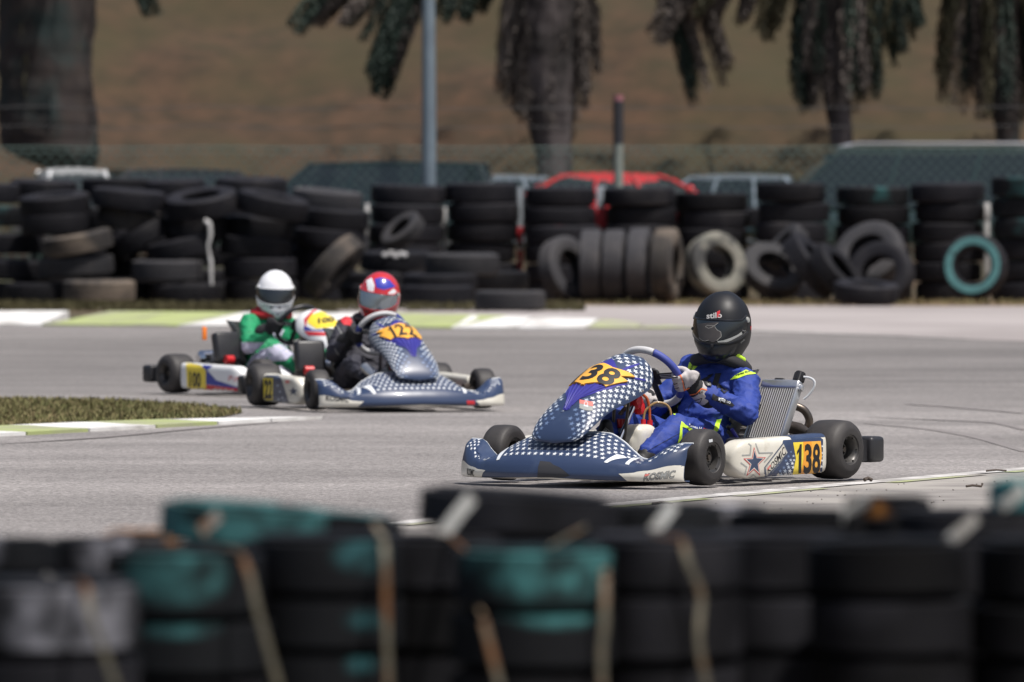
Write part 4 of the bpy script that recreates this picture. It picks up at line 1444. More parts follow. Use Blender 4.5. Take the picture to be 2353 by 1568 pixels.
# ================================================================ KARTS  (local axes: x forward, y to the driver's left, z up)
M_navy = mat('fairing_navy', (.033, .052, .110), .38, coat=.15, var=(.029, .047, .102), vscale=4, var2=(.052, .075, .135), v2scale=9, v2lo=.58, v2hi=.80, bump=.02, bscale=60)
M_indigo = mat('fairing_indigo', (.035, .032, .25), .35, coat=.3)
M_cream = mat('fairing_cream', (.70, .68, .61), .35, coat=.3, var=(.62, .59, .51), vscale=6, var2=(.45, .40, .32), v2scale=7, v2lo=.62, v2hi=.8)
M_white = mat('print_white', (.68, .71, .74), .45)
M_star1 = mat('print_star_pale', (.42, .49, .60), .4)
M_star2 = mat('print_star_faint', (.13, .19, .33), .4)
M_blackp = mat('print_black', (.012, .012, .015), .5)
M_redp = mat('print_red', (.55, .03, .04), .45)
M_greyp = mat('print_grey', (.33, .34, .33), .45)
M_salmon = mat('print_salmon', (.70, .20, .17), .45)
M_orange = mat('plate_orange', (.83, .42, .055), .4, coat=.2)
M_orange2 = mat('plate_orange_deep', (.80, .33, .03), .4, coat=.2)
M_yellow = mat('plate_yellow', (.80, .62, .05), .4, coat=.2)
M_blackpl = mat('black_plastic', (.016, .016, .019), .42, var=(.024, .024, .027), vscale=12)
M_scuff = mat('black_tape', (.035, .036, .042), .7)
M_slickk = mat('race_slick', (.024, .022, .023), .62, var=(.036, .033, .033), vscale=14, var2=(.055, .05, .046), v2scale=5, v2lo=.55, v2hi=.75, bump=.12, bscale=160)
M_mag = mat('magnesium_rim', (.075, .072, .070), .42, metal=.6)
M_magl = mat('rim_lip', (.20, .19, .185), .35, metal=.8)
M_chrome = mat('chrome', (.75, .75, .77), .12, metal=1.0)
M_alu = mat('aluminium', (.62, .63, .65), .34, metal=.85, var=(.52, .53, .55), vscale=14)
M_fin = mat('radiator_core', (.022, .020, .020), .7)
M_finl = mat('radiator_tube', (.70, .69, .68), .35, metal=.5)
M_steel = mat('dark_steel', (.10, .095, .09), .4, metal=.8, var=(.16, .12, .09), vscale=6)
M_frame = mat('frame_grey', (.13, .13, .14), .4, metal=.5)
M_tank = mat('tank_plastic', (.66, .63, .55), .38, sss=.25, coat=.15)
M_redpl = mat('red_plastic', (.52, .015, .02), .35, coat=.2)
M_hose1 = mat('hose_orange', (.42, .085, .02), .35, coat=.3)
M_hose2 = mat('hose_amber', (.33, .21, .09), .3, coat=.3)
M_hosew = mat('hose_clear', (.62, .64, .66), .2, coat=.4)
M_gripb = mat('grip_blue', (.045, .065, .30), .6, bump=.1, bscale=220)
M_gripw = mat('grip_grey', (.52, .52, .53), .55, bump=.1, bscale=220)
M_seat = mat('seat_shell', (.075, .085, .085), .4, coat=.2, var=(.05, .055, .055), vscale=8)
M_floor = mat('floor_tray', (.045, .045, .05), .5, metal=.3)
M_wht2 = mat('fairing_white', (.76, .77, .78), .32, coat=.4)
M_blue2 = mat('print_blue', (.035, .05, .30), .4)
M_otag = mat('orange_tag', (.85, .22, .03), .5)

# ---- front panel (nassau): centre line and side edge against v
NV = [0, .04, .1, .25, .45, .65, .82, .93, 1]
NCX = [.912, .912, .900, .820, .70, .56, .43, .345, .295]
NCZ = [.194, .206, .240, .338, .438, .524, .578, .596, .588]
NEX = [.910, .905, .885, .795, .670, .492, .364, .305, .282]
NEZ = [.196, .201, .224, .285, .340, .388, .436, .502, .565]
NW = [.012, .092, .142, .160, .160, .162, .158, .135, .072]
def nassau(u, v):
    s = u * 2 - 1
    a = abs(s)
    w = interp(NV, NW, v)
    k = a ** lerp(2.1, 1.55, sstep(.15, .5, v))
    return Vector((lerp(interp(NV, NCX, v), interp(NV, NEX, v), k), math.copysign(w * math.sin(a * math.pi / 2) ** .9 if a else 0, s), lerp(interp(NV, NCZ, v), interp(NV, NEZ, v), k)))
S_PANEL = Surf(nassau, 1, 1, (.45, 0, .25))

# ---- front fairing
FA = [0, .12, .26, .40, .50, .60, .70, .78, .85, .93, 1]
FZT = [.242, .242, .238, .202, .160, .126, .120, .150, .186, .198, .199]
FXF = [.985, .984, .978, .965, .950, .930, .908, .885, .860, .822, .765]
FXR = [.700, .700, .700, .705, .712, .722, .728, .722, .708, .690, .685]
def fairing(u, v):
    s = u * 2 - 1
    a = abs(s)
    zt, xf, xr = interp(FA, FZT, a * lerp(.86, 1, sstep(.5, .74, a)) if s < 0 else a), interp(FA, FXF, a), interp(FA, FXR, a)
    y = s * .625
    zb = .030 - .006 * a
    if a > .93:
        y = math.copysign(.625 * (.93 + .07 * math.sin(min(1, (a - .93) / .07) * math.pi / 2)), s)
    zl = lerp(.112, .105, a) + .035 * sstep(.78, .95, a)
    zl = min(zl, zt - .02)
    xs = [xf - .045, xf - .010, xf, xf - .006, xf - .022, lerp(xf, xr, .36), lerp(xf, xr, .72), xr + .008, xr]
    zs = [zb, zb + .003, zb + .024, lerp(zb, zl, .62), zl, lerp(zl, zt, .52), lerp(zl, zt, .90), zt, zt - .006]
    vs = [0, .06, .15, .30, .42, .62, .84, .97, 1]
    return Vector((interp(vs, xs, v), y, interp(vs, zs, v)))
S_NOSE = Surf(fairing, 1, 1, (.62, 0, .10))

def stars_on(S, spots, off):
    mb = MB()
    for u, v, ru, rv, rot in spots:
        p = [(u + ru * x, v + rv * y) for x, y in star_poly(0, 0, 1, rot + math.pi)]
        c = [(u, v)] + p
        P = [(S.fn(min(.999, max(.001, a)), min(.999, max(.001, b))), S.n(min(.995, max(.005, a)), min(.995, max(.005, b)))) for a, b in c]
        mb.add([q + n * off for q, n in P], [(0, 1 + k, 1 + (k + 1) % 10) for k in range(10)])
    return mb

def solid(fn, nu, nv, t, centre):
    """grid skin with thickness t towards centre"""
    S = Surf(fn, nu, nv, centre)
    mb = MB()
    A, B = [], []
    for i in range(nu + 1):
        for j in range(nv + 1):
            u, v = i / nu, j / nv
            p = fn(u, v)
            n = S.n(min(.995, max(.005, u)), min(.995, max(.005, v)))
            A.append(p)
            B.append(p - n * t)
    w = nv + 1
    fs = [(i*w + j, i*w + j + 1, (i+1)*w + j + 1, (i+1)*w + j) for i in range(nu) for j in range(nv)]
    mb.add(A, fs)
    mb.add(B, [f[::-1] for f in fs])
    o = len(A)
    rim = [(i*w, (i+1)*w) for i in range(nu)] + [(i*w + nv, (i+1)*w + nv) for i in range(nu)] + [(j, j+1) for j in range(nv)] + [(nu*w + j, nu*w + j + 1) for j in range(nv)]
    mb.f += [(a, b, b + o, a + o) for a, b in rim]
    mb.m += [0] * len(rim)
    bm = None
    return mb

MESH = {}
def shared(key, fn):
    if key not in MESH:
        MESH[key] = fn()
    return MESH[key]

def wheel_meshes(front):
    Ro, w = (.131, .130) if front else (.140, .205)
    Ri = .0655
    h = w / 2
    c = .022 if front else .028
    prof = [(Ri, -h*.86), (Ri + .006, -h*.97), (Ri + .03, -h*1.0), (Ro - c*1.3, -h*.97), (Ro - c*.5, -h*.86), (Ro - c*.14, -h*.70), (Ro - .001, -h*.35), (Ro, 0)]
    prof = prof + [(r, -z) for r, z in prof[-2::-1]]
    prof += [(Ri + .004, h*.7), (Ri + .004, -h*.7)]
    t = MB(); t.lathe(prof, 64, closed=True)
    r = MB()
    rp = [(.0, -h*.30), (.022, -h*.30), (.022, -h*.52), (.030, -h*.52), (.031, -h*.25), (.052, -h*.30), (.056, -h*.80), (.0665, -h*.90), (.0705, -h*.92), (.0705, -h*.86), (.0655, -h*.82), (.0645, 0), (.0655, h*.82), (.0705, h*.86), (.0705, h*.92), (.0665, h*.90), (.056, h*.80), (.050, h*.1), (.03, h*.05), (.0, h*.05)]
    rp = [(a, -b) for a, b in rp]
    r.lathe(rp, 48)
    for k in range(3):
        a = 2 * math.pi * k / 3 + .4
        r.box((.024 * math.cos(a), .024 * math.sin(a), h * .36), (.011, .011, .012), .002)
    for k in range(6):
        a = 2 * math.pi * k / 6
        r.tube([(.060 * math.cos(a), .060 * math.sin(a), h * .84), (.060 * math.cos(a), .060 * math.sin(a), h * .93)], .0035, 6)
    l = MB(); l.lathe([(.0660, h*.895), (.0712, h*.925), (.0725, h*.90), (.0725, h*.87), (.067, h*.87)], 48, closed=True)
    hub = MB(); hub.lathe([(.021, -h * .3), (.021, h*.45), (.012, h*.47), (.012, h*.62), (.0, h*.62)], 18)
    return t.mesh('slick'), r.mesh('rim'), l.mesh('rim_lip'), hub.mesh('hub')

def wheel(root, x, y, front, steer=0.0, camber=0.0):
    side = 1 if y > 0 else -1
    R_ = .130 if front else .139
    t, r, l, h = shared('w%d' % front, lambda: wheel_meshes(front))
    hub = link('wheel', h, M_steel, root)
    hub.location = (x, y, R_)
    # mesh axis +Z is the outside face
    hub.rotation_euler = (Matrix.Rotation(steer, 3, 'Z') @ Matrix.Rotation(R(-90 * side) + camber * side, 3, 'X')).to_euler()
    link('tyre', t, M_slickk, hub)
    link('rim', r, M_mag, hub)
    link('rim_lip', l, M_magl, hub)
    return hub

SW_C = Vector((.125, 0, .484))
SW_E1 = Vector((0, 1, 0))
SW_E2 = Vector((.58, 0, .815)).normalized()
SW_R = .158
def sw_pt(deg, r=SW_R):
    return SW_C + (SW_E1 * math.cos(R(deg)) + SW_E2 * math.sin(R(deg))) * r

def sidepod_fn(side, thick=.115):
    """closed loft along x; returns function(i along, k round)"""
    def sec(t, a):
        x = lerp(.352, -.388, t)
        f = 1.0
        if t < .13:
            f = math.sqrt(max(0, 1 - (1 - t / .13) ** 2))
        zt, zb = lerp(.203, .218, t), lerp(.024, .034, t)
        zc, hh = (zt + zb) / 2 + .0, (zt - zb) / 2
        hh *= .10 + .90 * f
        yy = thick / 2 * (.55 + .45 * f)
        yc = .645 - thick / 2 - .030 * (1 - f)
        ca, sa = math.cos(a), math.sin(a)
        y = yc + math.copysign(abs(ca) ** .42, ca) * yy * (1 if ca > 0 else 1)
        z = zc + math.copysign(abs(sa) ** .42, sa) * hh
        return Vector((x, y * side, z))
    return sec

def make_kart(cfg):
    O, f = cfg['O'], cfg['f']
    root = empty('racing_kart', (O[0], O[1], .012), math.atan2(f[1], f[0]))
    tag(root, cfg['label'], 'racing kart', 'racing karts on the track')
    P = {}
    # chassis ------------------------------------------------------------
    def chassis():
        mb = MB()
        r = .0155
        for s in (-1, 1):
            mb.tube([(.86, s*.10, .060), (.80, s*.17, .058), (.66, s*.20, .055), (.45, s*.27, .055), (.1, s*.33, .055), (-.3, s*.33, .058), (-.52, s*.30, .075), (-.62, s*.24, .08)], r, 10)
            mb.tube([(.50, s*.22, .07), (.52, s*.36, .08), (.525, s*.44, .10)], r, 10)
            mb.tube([(.30, s*.31, .055), (.30, s*.50, .085), (.24, s*.545, .10), (-.26, s*.545, .10), (-.31, s*.48, .085), (-.31, s*.33, .06)], .0095, 8)
            mb.tube([(.80, s*.17, .075), (.86, s*.20, .12), (.83, s*.14, .20)], .0095, 8)
            mb.tube([(.72, s*.30, .085), (.70, s*.42, .088)], .009, 8)
        mb.tube([(.86, -.10, .060), (.86, .10, .060)], r, 10)
        mb.tube([(.40, -.28, .055), (.40, .28, .055)], r, 10)
        mb.tube([(-.1, -.33, .055), (-.1, .33, .055)], r, 10)
        mb.tube([(-.60, -.26, .08), (-.60, .26, .08)], r, 10)
        mb.tube([(.69, -.42, .088), (.69, .42, .088)], .0095, 8)
        return mb.mesh('chassis')
    link('frame', shared('chassis', chassis), M_frame, root)
    link('floor_pan', shared('floor', lambda: MB().box((.36, 0, .037), (.78, .46, .004), 0).mesh('floor')), M_floor, root)
    link('front_axle', shared('fax', lambda: MB().tube([(.525, -.50, .13), (.525, -.44, .11)], .014, 10).tube([(.525, .50, .13), (.525, .44, .11)], .014, 10).tube([(.46, -.46, .12), (.36, -.05, .13)], .006, 8).tube([(.46, .46, .12), (.36, .05, .13)], .006, 8).box((.525, .45, .12), (.05, .05, .09), .01).box((.525, -.45, .12), (.05, .05, .09), .01).mesh('fax')), M_steel, root)
    def axle():
        mb = MB()
        mb.tube([(-.525, -.52, .139), (-.525, .52, .139)], .020, 16)
        M = Matrix.Translation((-.525, .20, .139)) @ Matrix.Rotation(R(90), 4, 'X')
        mb.lathe([(.03, -.004), (.095, -.004), (.095, .004), (.03, .004)], 32, M, closed=True)
        M = Matrix.Translation((-.525, -.27, .139)) @ Matrix.Rotation(R(90), 4, 'X')
        mb.lathe([(.03, -.004), (.088, -.004), (.088, .004), (.03, .004)], 40, M, closed=True)
        for y in (-.33, 0, .33):
            mb.box((-.525, y, .12), (.09, .035, .10), .015)
        return mb.mesh('axle')
    link('rear_axle', shared('axle', axle), M_steel, root)
    # wheels ---------------------------------------------------------------
    st = cfg.get('steer', 0)
    for x, y, fr in ((.525, .56, True), (.525, -.56, True), (-.525, .59, False), (-.525, -.59, False)):
        wheel(root, x, y, fr, R(st) if fr else 0)
    # seat -----------------------------------------------------------------
    def seat():
        path = [(-.02, .105), (-.10, .075), (-.22, .060), (-.34, .085), (-.43, .17), (-.49, .30), (-.535, .44), (-.545, .50)]
        ks = [i / 7 for i in range(8)]
        def fn(u, v):
            a = (u * 2 - 1) * R(98)
            x, z = interp(ks, [p[0] for p in path], v), interp(ks, [p[1] for p in path], v)
            e = .01
            dx = interp(ks, [p[0] for p in path], min(1, v + e)) - interp(ks, [p[0] for p in path], max(0, v - e))
            dz = interp(ks, [p[1] for p in path], min(1, v + e)) - interp(ks, [p[1] for p in path], max(0, v - e))
            l = math.hypot(dx, dz)
            nx, nz = dz / l, -dx / l
            hgt = interp([0, .3, .55, .8, 1], [.06, .15, .20, .16, .07], v)
            w = interp([0, .4, 1], [.17, .205, .20], v)
            k = (1 - math.cos(a)) * hgt
            return Vector((x + nx * k, w * math.sin(a) ** 1 if True else 0, z + nz * k))
        return solid(fn, 26, 26, .007, (-.15, 0, .5)).mesh('seat')
    link('seat', shared('seat', seat), M_seat, root)
    # front fairing ------------------------------------------------------------
    nose = link('front_fairing', shared('nose', lambda: solid(fairing, 96, 30, .005, (.62, 0, .10)).mesh('nose', angle=50)), cfg['nose'], root)
    P['nose'] = nose
    # front panel ---------------------------------------------------------------
    pan = link('front_panel', shared('panel', lambda: solid(nassau, 40, 48, .004, (.45, 0, .25)).mesh('panel', angle=55)), cfg['panel'], root)
    P['panel'] = pan
    link('panel_stay', shared('stay', lambda: MB().tube([(.36, -.05, .53), (.37, -.04, .36), (.40, -.03, .16)], .008, 8).tube([(.36, .05, .53), (.37, .04, .36), (.40, .03, .16)], .008, 8).mesh('stay')), M_steel, root)
    # side pods -----------------------------------------------------------------
    for s in (1, -1):
        def pod():
            sec = sidepod_fn(s)
            mb = MB()
            N, H = 28, 60
            ts = [.0005, .004, .012, .024, .04, .06, .08, .1, .13] + [lerp(.13, .985, k / 40) for k in range(1, 41)] + [.992, .997, 1.0]
            vs = []
            for i, t in enumerate(ts):
                shrink = 1 if t < .99 else (.985 if t < .995 else (.95 if t < .999 else .90))
                ring = [sec(t, 2 * math.pi * k / N) for k in range(N)]
                c = sum(ring, Vector()) / N
                vs += [c + (p - c) * shrink for p in ring]
            n = len(ts)
            mb.add(vs, [(i*N + k, i*N + (k+1) % N, (i+1)*N + (k+1) % N, (i+1)*N + k) for i in range(n - 1) for k in range(N)] + [tuple(range(N)), tuple((n-1)*N + k for k in range(N))])
            return mb.mesh('pod', angle=40)
        P['pod%d' % s] = link('side_pod', shared('pod%d' % s, pod), cfg['pod'], root)
    # rear bumper --------------------------------------------------------------
    def bumper():
        mb = MB()
        mb.box((-.735, 0, .135), (.075, 1.16, .075), .022, segs=3)
        for s in (-1, 1):
            mb.box((-.775, s * .625, .134), (.115, .115, .122), .02, segs=3)
            # side plate with a round hole
            n = 24
            out, inn = [], []
            for k in range(n):
                a = 2 * math.pi * (k + .5) / n
                ca, sa = math.cos(a), math.sin(a)
                m = max(abs(ca) / .055, abs(sa) / .050)
                out.append((ca / m, sa / m))
                inn.append((.016 * ca, .026 * sa))
            vs = []
            for yy in (.655, .635):
                vs += [(-.672 + x, s * yy, .130 + z) for x, z in out] + [(-.672 + x, s * yy, .130 + z) for x, z in inn]
            fs = []
            for k in range(n):
                j = (k + 1) % n
                fs += [(k, j, n + j, n + k), (2*n + k, 2*n + j, 3*n + j, 3*n + k), (k, j, 2*n + j, 2*n + k), (n + k, n + j, 3*n + j, 3*n + k)]
            mb.add(vs, fs)
        mb.tube([(-.60, -.22, .10), (-.72, -.22, .12)], .012, 8)
        mb.tube([(-.60, .22, .10), (-.72, .22, .12)], .012, 8)
        return mb.mesh('bumper')
    link('rear_bumper', shared('bumper', bumper), M_blackpl, root)
    # steering -----------------------------------------------------------------
    link('steering_column', shared('column', lambda: MB().tube([(.47, -.13, .10), (.30, -.06, .31), (.135, 0, .475)], .0105, 14).mesh('column')), M_steel, root)
    def stay(y):
        return MB().tube([(.445, y, .145), (.42, y, .195), (.312, y + .008, .353)], .0115, 14).tube([(.312, y + .008, .353), (.30, y + .008, .372)], .014, 14).mesh('stay')
    link('panel_stay', shared('stay_l', lambda: stay(.022)), M_chrome, root)
    def bracket():
        return MB().box((.298, .032, .372), (.06, .058, .060), .016, Matrix.Rotation(R(35), 3, 'Y')).box((.275, .036, .342), (.045, .050, .060), .014, Matrix.Rotation(R(20), 3, 'Y')).tube([(.325, -.05, .40), (.31, -.01, .39), (.295, .03, .375)], .016, 12).mesh('bracket')
    link('column_bracket', shared('colsup', bracket), M_redpl, root)
    def hubm():
        mb = MB()
        n = SW_E1.cross(SW_E2).normalized()
        q = n.to_track_quat('Z', 'X').to_matrix()
        mb.box(SW_C - n * .0, (.085, .085, .012), .004, q)
        mb.tube([SW_C - n * .035, SW_C + n * .012], .026, 16)
        for a in (5, 175, 270):
            p, p1 = sw_pt(a, .03), sw_pt(a, .150)
            d = (p1 - p).normalized()
            mb.box((p + p1) / 2, ((p1 - p).length, .034, .006), .002, Matrix((d, n.cross(d), n)).transposed())
        return mb.mesh('swhub')
    GB, GW = cfg.get('grip', (M_gripb, M_gripw))
    sw = link('steering_wheel', shared('swhub', hubm), M_blackpl, root)
    rot = cfg.get('sw', 0)
    def grips():
        L = []
        for a, b, r in ((-42, 63, .0180), (64, 160, .0172), (161, 218, .0178), (219, 317, .0172)):
            mb = MB()
            mb.tube([sw_pt(lerp(a, b, k / 22)) for k in range(23)], r, 14)
            L.append(mb.mesh('grip'))
        return L
    for me, m in zip(shared('grips', grips), (GB, GW, GB, GW)):
        link('grip', me, m, sw)
    def spokeprint():
        mb = MB()
        n = SW_E1.cross(SW_E2).normalized()
        for a in (5, 175):
            for off in (-.009, 0, .009):
                p, p1 = sw_pt(a, .055), sw_pt(a, .135)
                d = (p1 - p).normalized()
                q = n.cross(d) * off
                for s in (-1, 1):
                    o = n * .0038 * s
                    w = n.cross(d) * .0014
                    mb.add([p + q + o - w, p1 + q + o - w, p1 + q + o + w, p + q + o + w], [(0, 1, 2, 3)])
        return mb.mesh('spokeprint')
    link('spoke_print', shared('spk', spokeprint), M_white, sw)
    # fuel tank ----------------------------------------------------------------
    def tank():
        mb = MB()
        mb.box((.300, .035, .165), (.165, .155, .205), .040, segs=4)
        mb.box((.300, .035, .150), (.190, .120, .150), .035, segs=4)
        return voxel(mb, .008, 8)
    tk = link('fuel_tank', shared('tank', tank), M_tank, root)
    for me, m, nm in ((shared('cap1', lambda: MB().tube([(.355, -.005, .250), (.355, -.005, .292)], .026, 18).mesh('c')), M_redpl, 'tank_cap'),
                      (shared('cap2', lambda: MB().tube([(.272, .056, .258), (.272, .056, .290)], .012, 12).mesh('c')), M_redpl, 'hose_fitting'),
                      (shared('cap3', lambda: MB().tube([(.250, .078, .252), (.250, .078, .286)], .013, 12).mesh('c')), M_redpl, 'hose_fitting'),
                      (shared('hs1', lambda: MB().tube(path([(.250, .078, .28), (.252, .076, .34), (.262, .070, .385), (.285, .055, .41)]), .0068, 10).mesh('c')), M_hose1, 'fuel_hose'),
                      (shared('hs2', lambda: MB().tube(path([(.272, .056, .285), (.268, .060, .320), (.250, .080, .352), (.225, .105, .368), (.198, .130, .360), (.183, .145, .335), (.178, .150, .300)]), .0060, 10).mesh('c')), M_hose2, 'fuel_hose')):
        link(nm, me, m, tk)
    link('brake_cylinder', shared('mcyl', lambda: MB().tube([(.55, -.17, .21), (.40, -.19, .265)], .034, 14).ell((.40, -.19, .265), .034).mesh('c')), M_alu, root)
    link('brake_knob', shared('mknob', lambda: MB().tube([(.60, -.165, .19), (.55, -.17, .212)], .030, 14).ell((.60, -.165, .19), (.03, .03, .03)).mesh('c')), M_blackpl, root)
    link('pedal', shared('pedal', lambda: MB().tube([(.66, -.12, .07), (.62, -.12, .20), (.62, -.04, .20), (.62, -.04, .17)], .007, 8).tube([(.56, .05, .06), (.545, .06, .16), (.50, .13, .165), (.46, .135, .15), (.44, .135, .10)], .0085, 8).mesh('c')), M_steel, root)
    # radiator on the driver's left ---------------------------------------------
    if cfg.get('radiator', True):
        def rads():
            c0, c1 = Vector((-.262, .375, .185)), Vector((-.402, .375, .425))
            up = (c1 - c0).normalized()
            yv = Vector((0, 1, 0))
            fw = yv.cross(up).normalized()
            if fw.x < 0:
                fw = -fw
            Q = Matrix((yv, up, fw)).transposed()
            L = (c1 - c0).length
            mid = (c0 + c1) / 2
            fr = MB()
            fr.box(c1 + up * .017, (.215, .046, .046), .012, Q, segs=3)
            fr.box(c0 - up * .012, (.215, .036, .046), .010, Q, segs=3)
            for s in (-1, 1):
                fr.box(mid + yv * .1015 * s, (.010, L, .044), .002, Q)
            fr.box(c1 + yv * .114 + up * .004, (.022, .03, .03), .008, Q)
            co = MB()
            co.box(mid, (.190, L - .01, .026), 0, Q)
            tb = MB()
            for k in range(15):
                y = lerp(-.088, .088, k / 14)
                tb.box(mid + yv * y + fw * .0, (.0036, L - .012, .034), 0, Q)
            cap = MB()
            cap.tube([c1 + yv * .085 + up * .038, c1 + yv * .085 + up * .085], [.022, .024], 18)
            for k in range(10):
                a = 2 * math.pi * k / 10
                cap.box(c1 + yv * (.085 + .024 * math.cos(a)) + fw * .024 * math.sin(a) + up * .06, (.006, .04, .006), 0, Q)
            ho = MB()
            b = c1 + yv * .10 + up * .05
            ho.tube([b + Vector((-.02 * math.sin(math.pi * k / 16) ** .7, .012 + .050 * math.sin(math.pi * k / 16) ** .8, .012 - .105 * (k / 16) ** 1.2 + .015 * math.sin(math.pi * k / 16))) for k in range(17)], .0055, 8)
            lp = MB()
            lp.tube([c1 - yv * .05 + up * .036, c1 - yv * .045 + up * .05, c1 + yv * .0 + up * .05, c1 + yv * .005 + up * .036], .006, 8)
            return [x.mesh('r') for x in (fr, co, tb, cap, ho, lp)]
        L = shared('rad', rads)
        rd = link('radiator', L[0], M_alu, root)
        for nm, me, m in (('core', L[1], M_fin), ('cooling_tubes', L[2], M_finl), ('filler_cap', L[3], M_blackpl), ('overflow_hose', L[4], M_hosew), ('bracket', L[5], M_blackpl)):
            link(nm, me, m, rd)
    # engine on the driver's right -----------------------------------------------
    def eng():
        a, b, c, d, e, g = MB(), MB(), MB(), MB(), MB(), MB()
        a.box((-.33, -.345, .15), (.22, .16, .15), .02)
        a.tube([(-.33, -.42, .14), (-.33, -.45, .14)], .065, 24)
        for k in range(7):
            b.box((-.30, -.345, .235 + .014 * k), (.13 - .004 * k, .13 - .004 * k, .007), .003)
        c.box((-.20, -.38, .325), (.085, .20, .215), .025, Matrix.Rotation(R(-14), 3, 'Y'), segs=3)
        d.tube([(-.34, -.30, .30), (-.42, -.28, .32), (-.50, -.22, .26), (-.60, -.12, .23)], [.026, .026, .03, .05], 14)
        e.tube(path([(-.69, -.30, .235), (-.69, -.24, .235), (-.69, .16, .235), (-.69, .205, .235), (-.69, .222, .235)], 30), [.03 + .030 * min(1, k / 4) if k < 24 else .060 * math.sqrt(max(.04, 1 - ((k - 23) / 7.2) ** 2)) for k in range(31)], 24)
        g.tube(path([(-.68, .10, .335), (-.75, .18, .337), (-.79, .245, .315), (-.812, .265, .26), (-.80, .235, .20), (-.76, .17, .175)], 26), .0195, 14)
        g.box((-.665, .12, .315), (.07, .06, .055), .018)
        g.tube([(-.70, .225, .235), (-.69, .29, .225), (-.66, .36, .205)], [.030, .030, .022], 14)
        return [x.mesh('e') for x in (a, b, c, d, e, g)]
    L = shared('eng', eng)
    en_ = link('engine', L[0], M_steel, root)
    for nm, me, m in (('cylinder_fins', L[1], M_alu), ('air_box', L[2], M_blackpl), ('exhaust_header', L[3], M_steel), ('silencer', L[4], M_chrome), ('tail_pipe', L[5], M_steel)):
        link(nm, me, m, en_)
    bits = [('carburettor', M_redpl, lambda: MB().box((-.22, -.30, .36), (.05, .05, .05), .01)),
            ('air_filter', M_redpl, lambda: MB().tube([(-.12, -.38, .24), (-.12, -.44, .24)], .03, 14)),
            ('battery', M_blackpl, lambda: MB().box((.02, .40, .12), (.16, .09, .09), .015)),
            ('water_pump', M_blackpl, lambda: MB().box((-.42, .26, .21), (.10, .10, .10), .02)),
            ('ignition_box', M_blackpl, lambda: MB().box((-.12, .34, .14), (.14, .10, .12), .02)),
            ('cable', M_blackpl, lambda: MB().tube(path([(-.18, .22, .25), (-.28, .27, .16), (-.40, .27, .11)]), .010, 8)),
            ('cable', M_indigo, lambda: MB().tube(path([(-.10, .30, .24), (-.16, .33, .15), (-.24, .35, .10)]), .010, 8)),
            ('water_hose', M_blackpl, lambda: MB().tube(path([(-.45, .22, .30), (-.38, .27, .36), (-.30, .30, .33)]), .016, 8)),
            ('clip', M_redpl, lambda: MB().tube([(.16, .47, .13), (.10, .47, .125)], .008, 8)),
            ('clip', M_redpl, lambda: MB().box((.19, .46, .11), (.03, .02, .03), .005))]
    for i, (nm, m, fn) in enumerate(bits):
        link(nm, shared('bit%d' % i, lambda: fn().mesh(nm)), m, root)
    P['root'] = root
    return P

def hd(s, c):
    v = Vector((s, c, 0)).normalized()
    return (v.x, v.y)
K138 = make_kart(dict(O=(.726, 33.38), f=hd(-.586, -.81), label='starred blue racing kart with orange 138 plates, nearest the viewer', nose=M_navy, panel=M_navy, pod=M_cream, steer=4))
K122 = make_kart(dict(O=(-.894, 46.28), f=hd(.33, -.944), label='starred blue racing kart with plate 122 driven by the black suit', nose=M_navy, panel=M_navy, pod=M_cream, steer=-2, radiator=False))
K100 = make_kart(dict(O=(-1.578, 49.96), f=hd(.58, -.815), label='white and red racing kart with yellow plate 100, farthest left', nose=M_wht2, panel=M_wht2, pod=M_wht2, grip=(M_blackpl, M_blackpl), steer=0, radiator=False))

# ---------------------------------------------------------------- print on the karts
bpy.context.view_layer.update()
W138 = wmat(K138['root'])
def uvshape(S, zoom, pts):
    return poly(S.inv(zz(zoom, pts), W138))

# outlines on the front panel, surveyed on the near half and mirrored to the far half
def mir(sh):
    return ([(1 - u, v) for u, v in sh[0]], [f[::-1] for f in sh[1]])
plate_half = S_PANEL.inv(zz('D', [(1020, 622), (1330, 582), (1385, 638), (1705, 568), (1600, 492), (1815, 490), (1740, 436), (1560, 382), (1500, 362)]), W138)
v0, v1 = plate_half[0][1], plate_half[-1][1]
plate_half[0] = (plate_half[0][0], max(.40, v0))
pl = [(.5, plate_half[0][1] + .03)] + plate_half + [(.5, plate_half[-1][1] + .02)]
ind_half = [(.5, .255), (.53, .265)] + S_PANEL.inv(zz('D', [(760, 960), (900, 880), (1000, 815), (1180, 745), (1380, 672), (1500, 670), (1480, 650), (1560, 625), (1740, 606), (1700, 585), (1640, 575)]), W138) + [(.62, .62), (.5, .62)]
ind_top = [(.5, .70)] + S_PANEL.inv(zz('D', [(1640, 400), (1760, 350), (1895, 290), (1885, 272), (1730, 325), (1620, 375), (1560, 372)]), W138) + [(.5, .80)]
ind_tip = S_PANEL.inv(zz('D', [(1810, 492), (1990, 520), (1980, 542), (1870, 520), (1760, 500)]), W138)

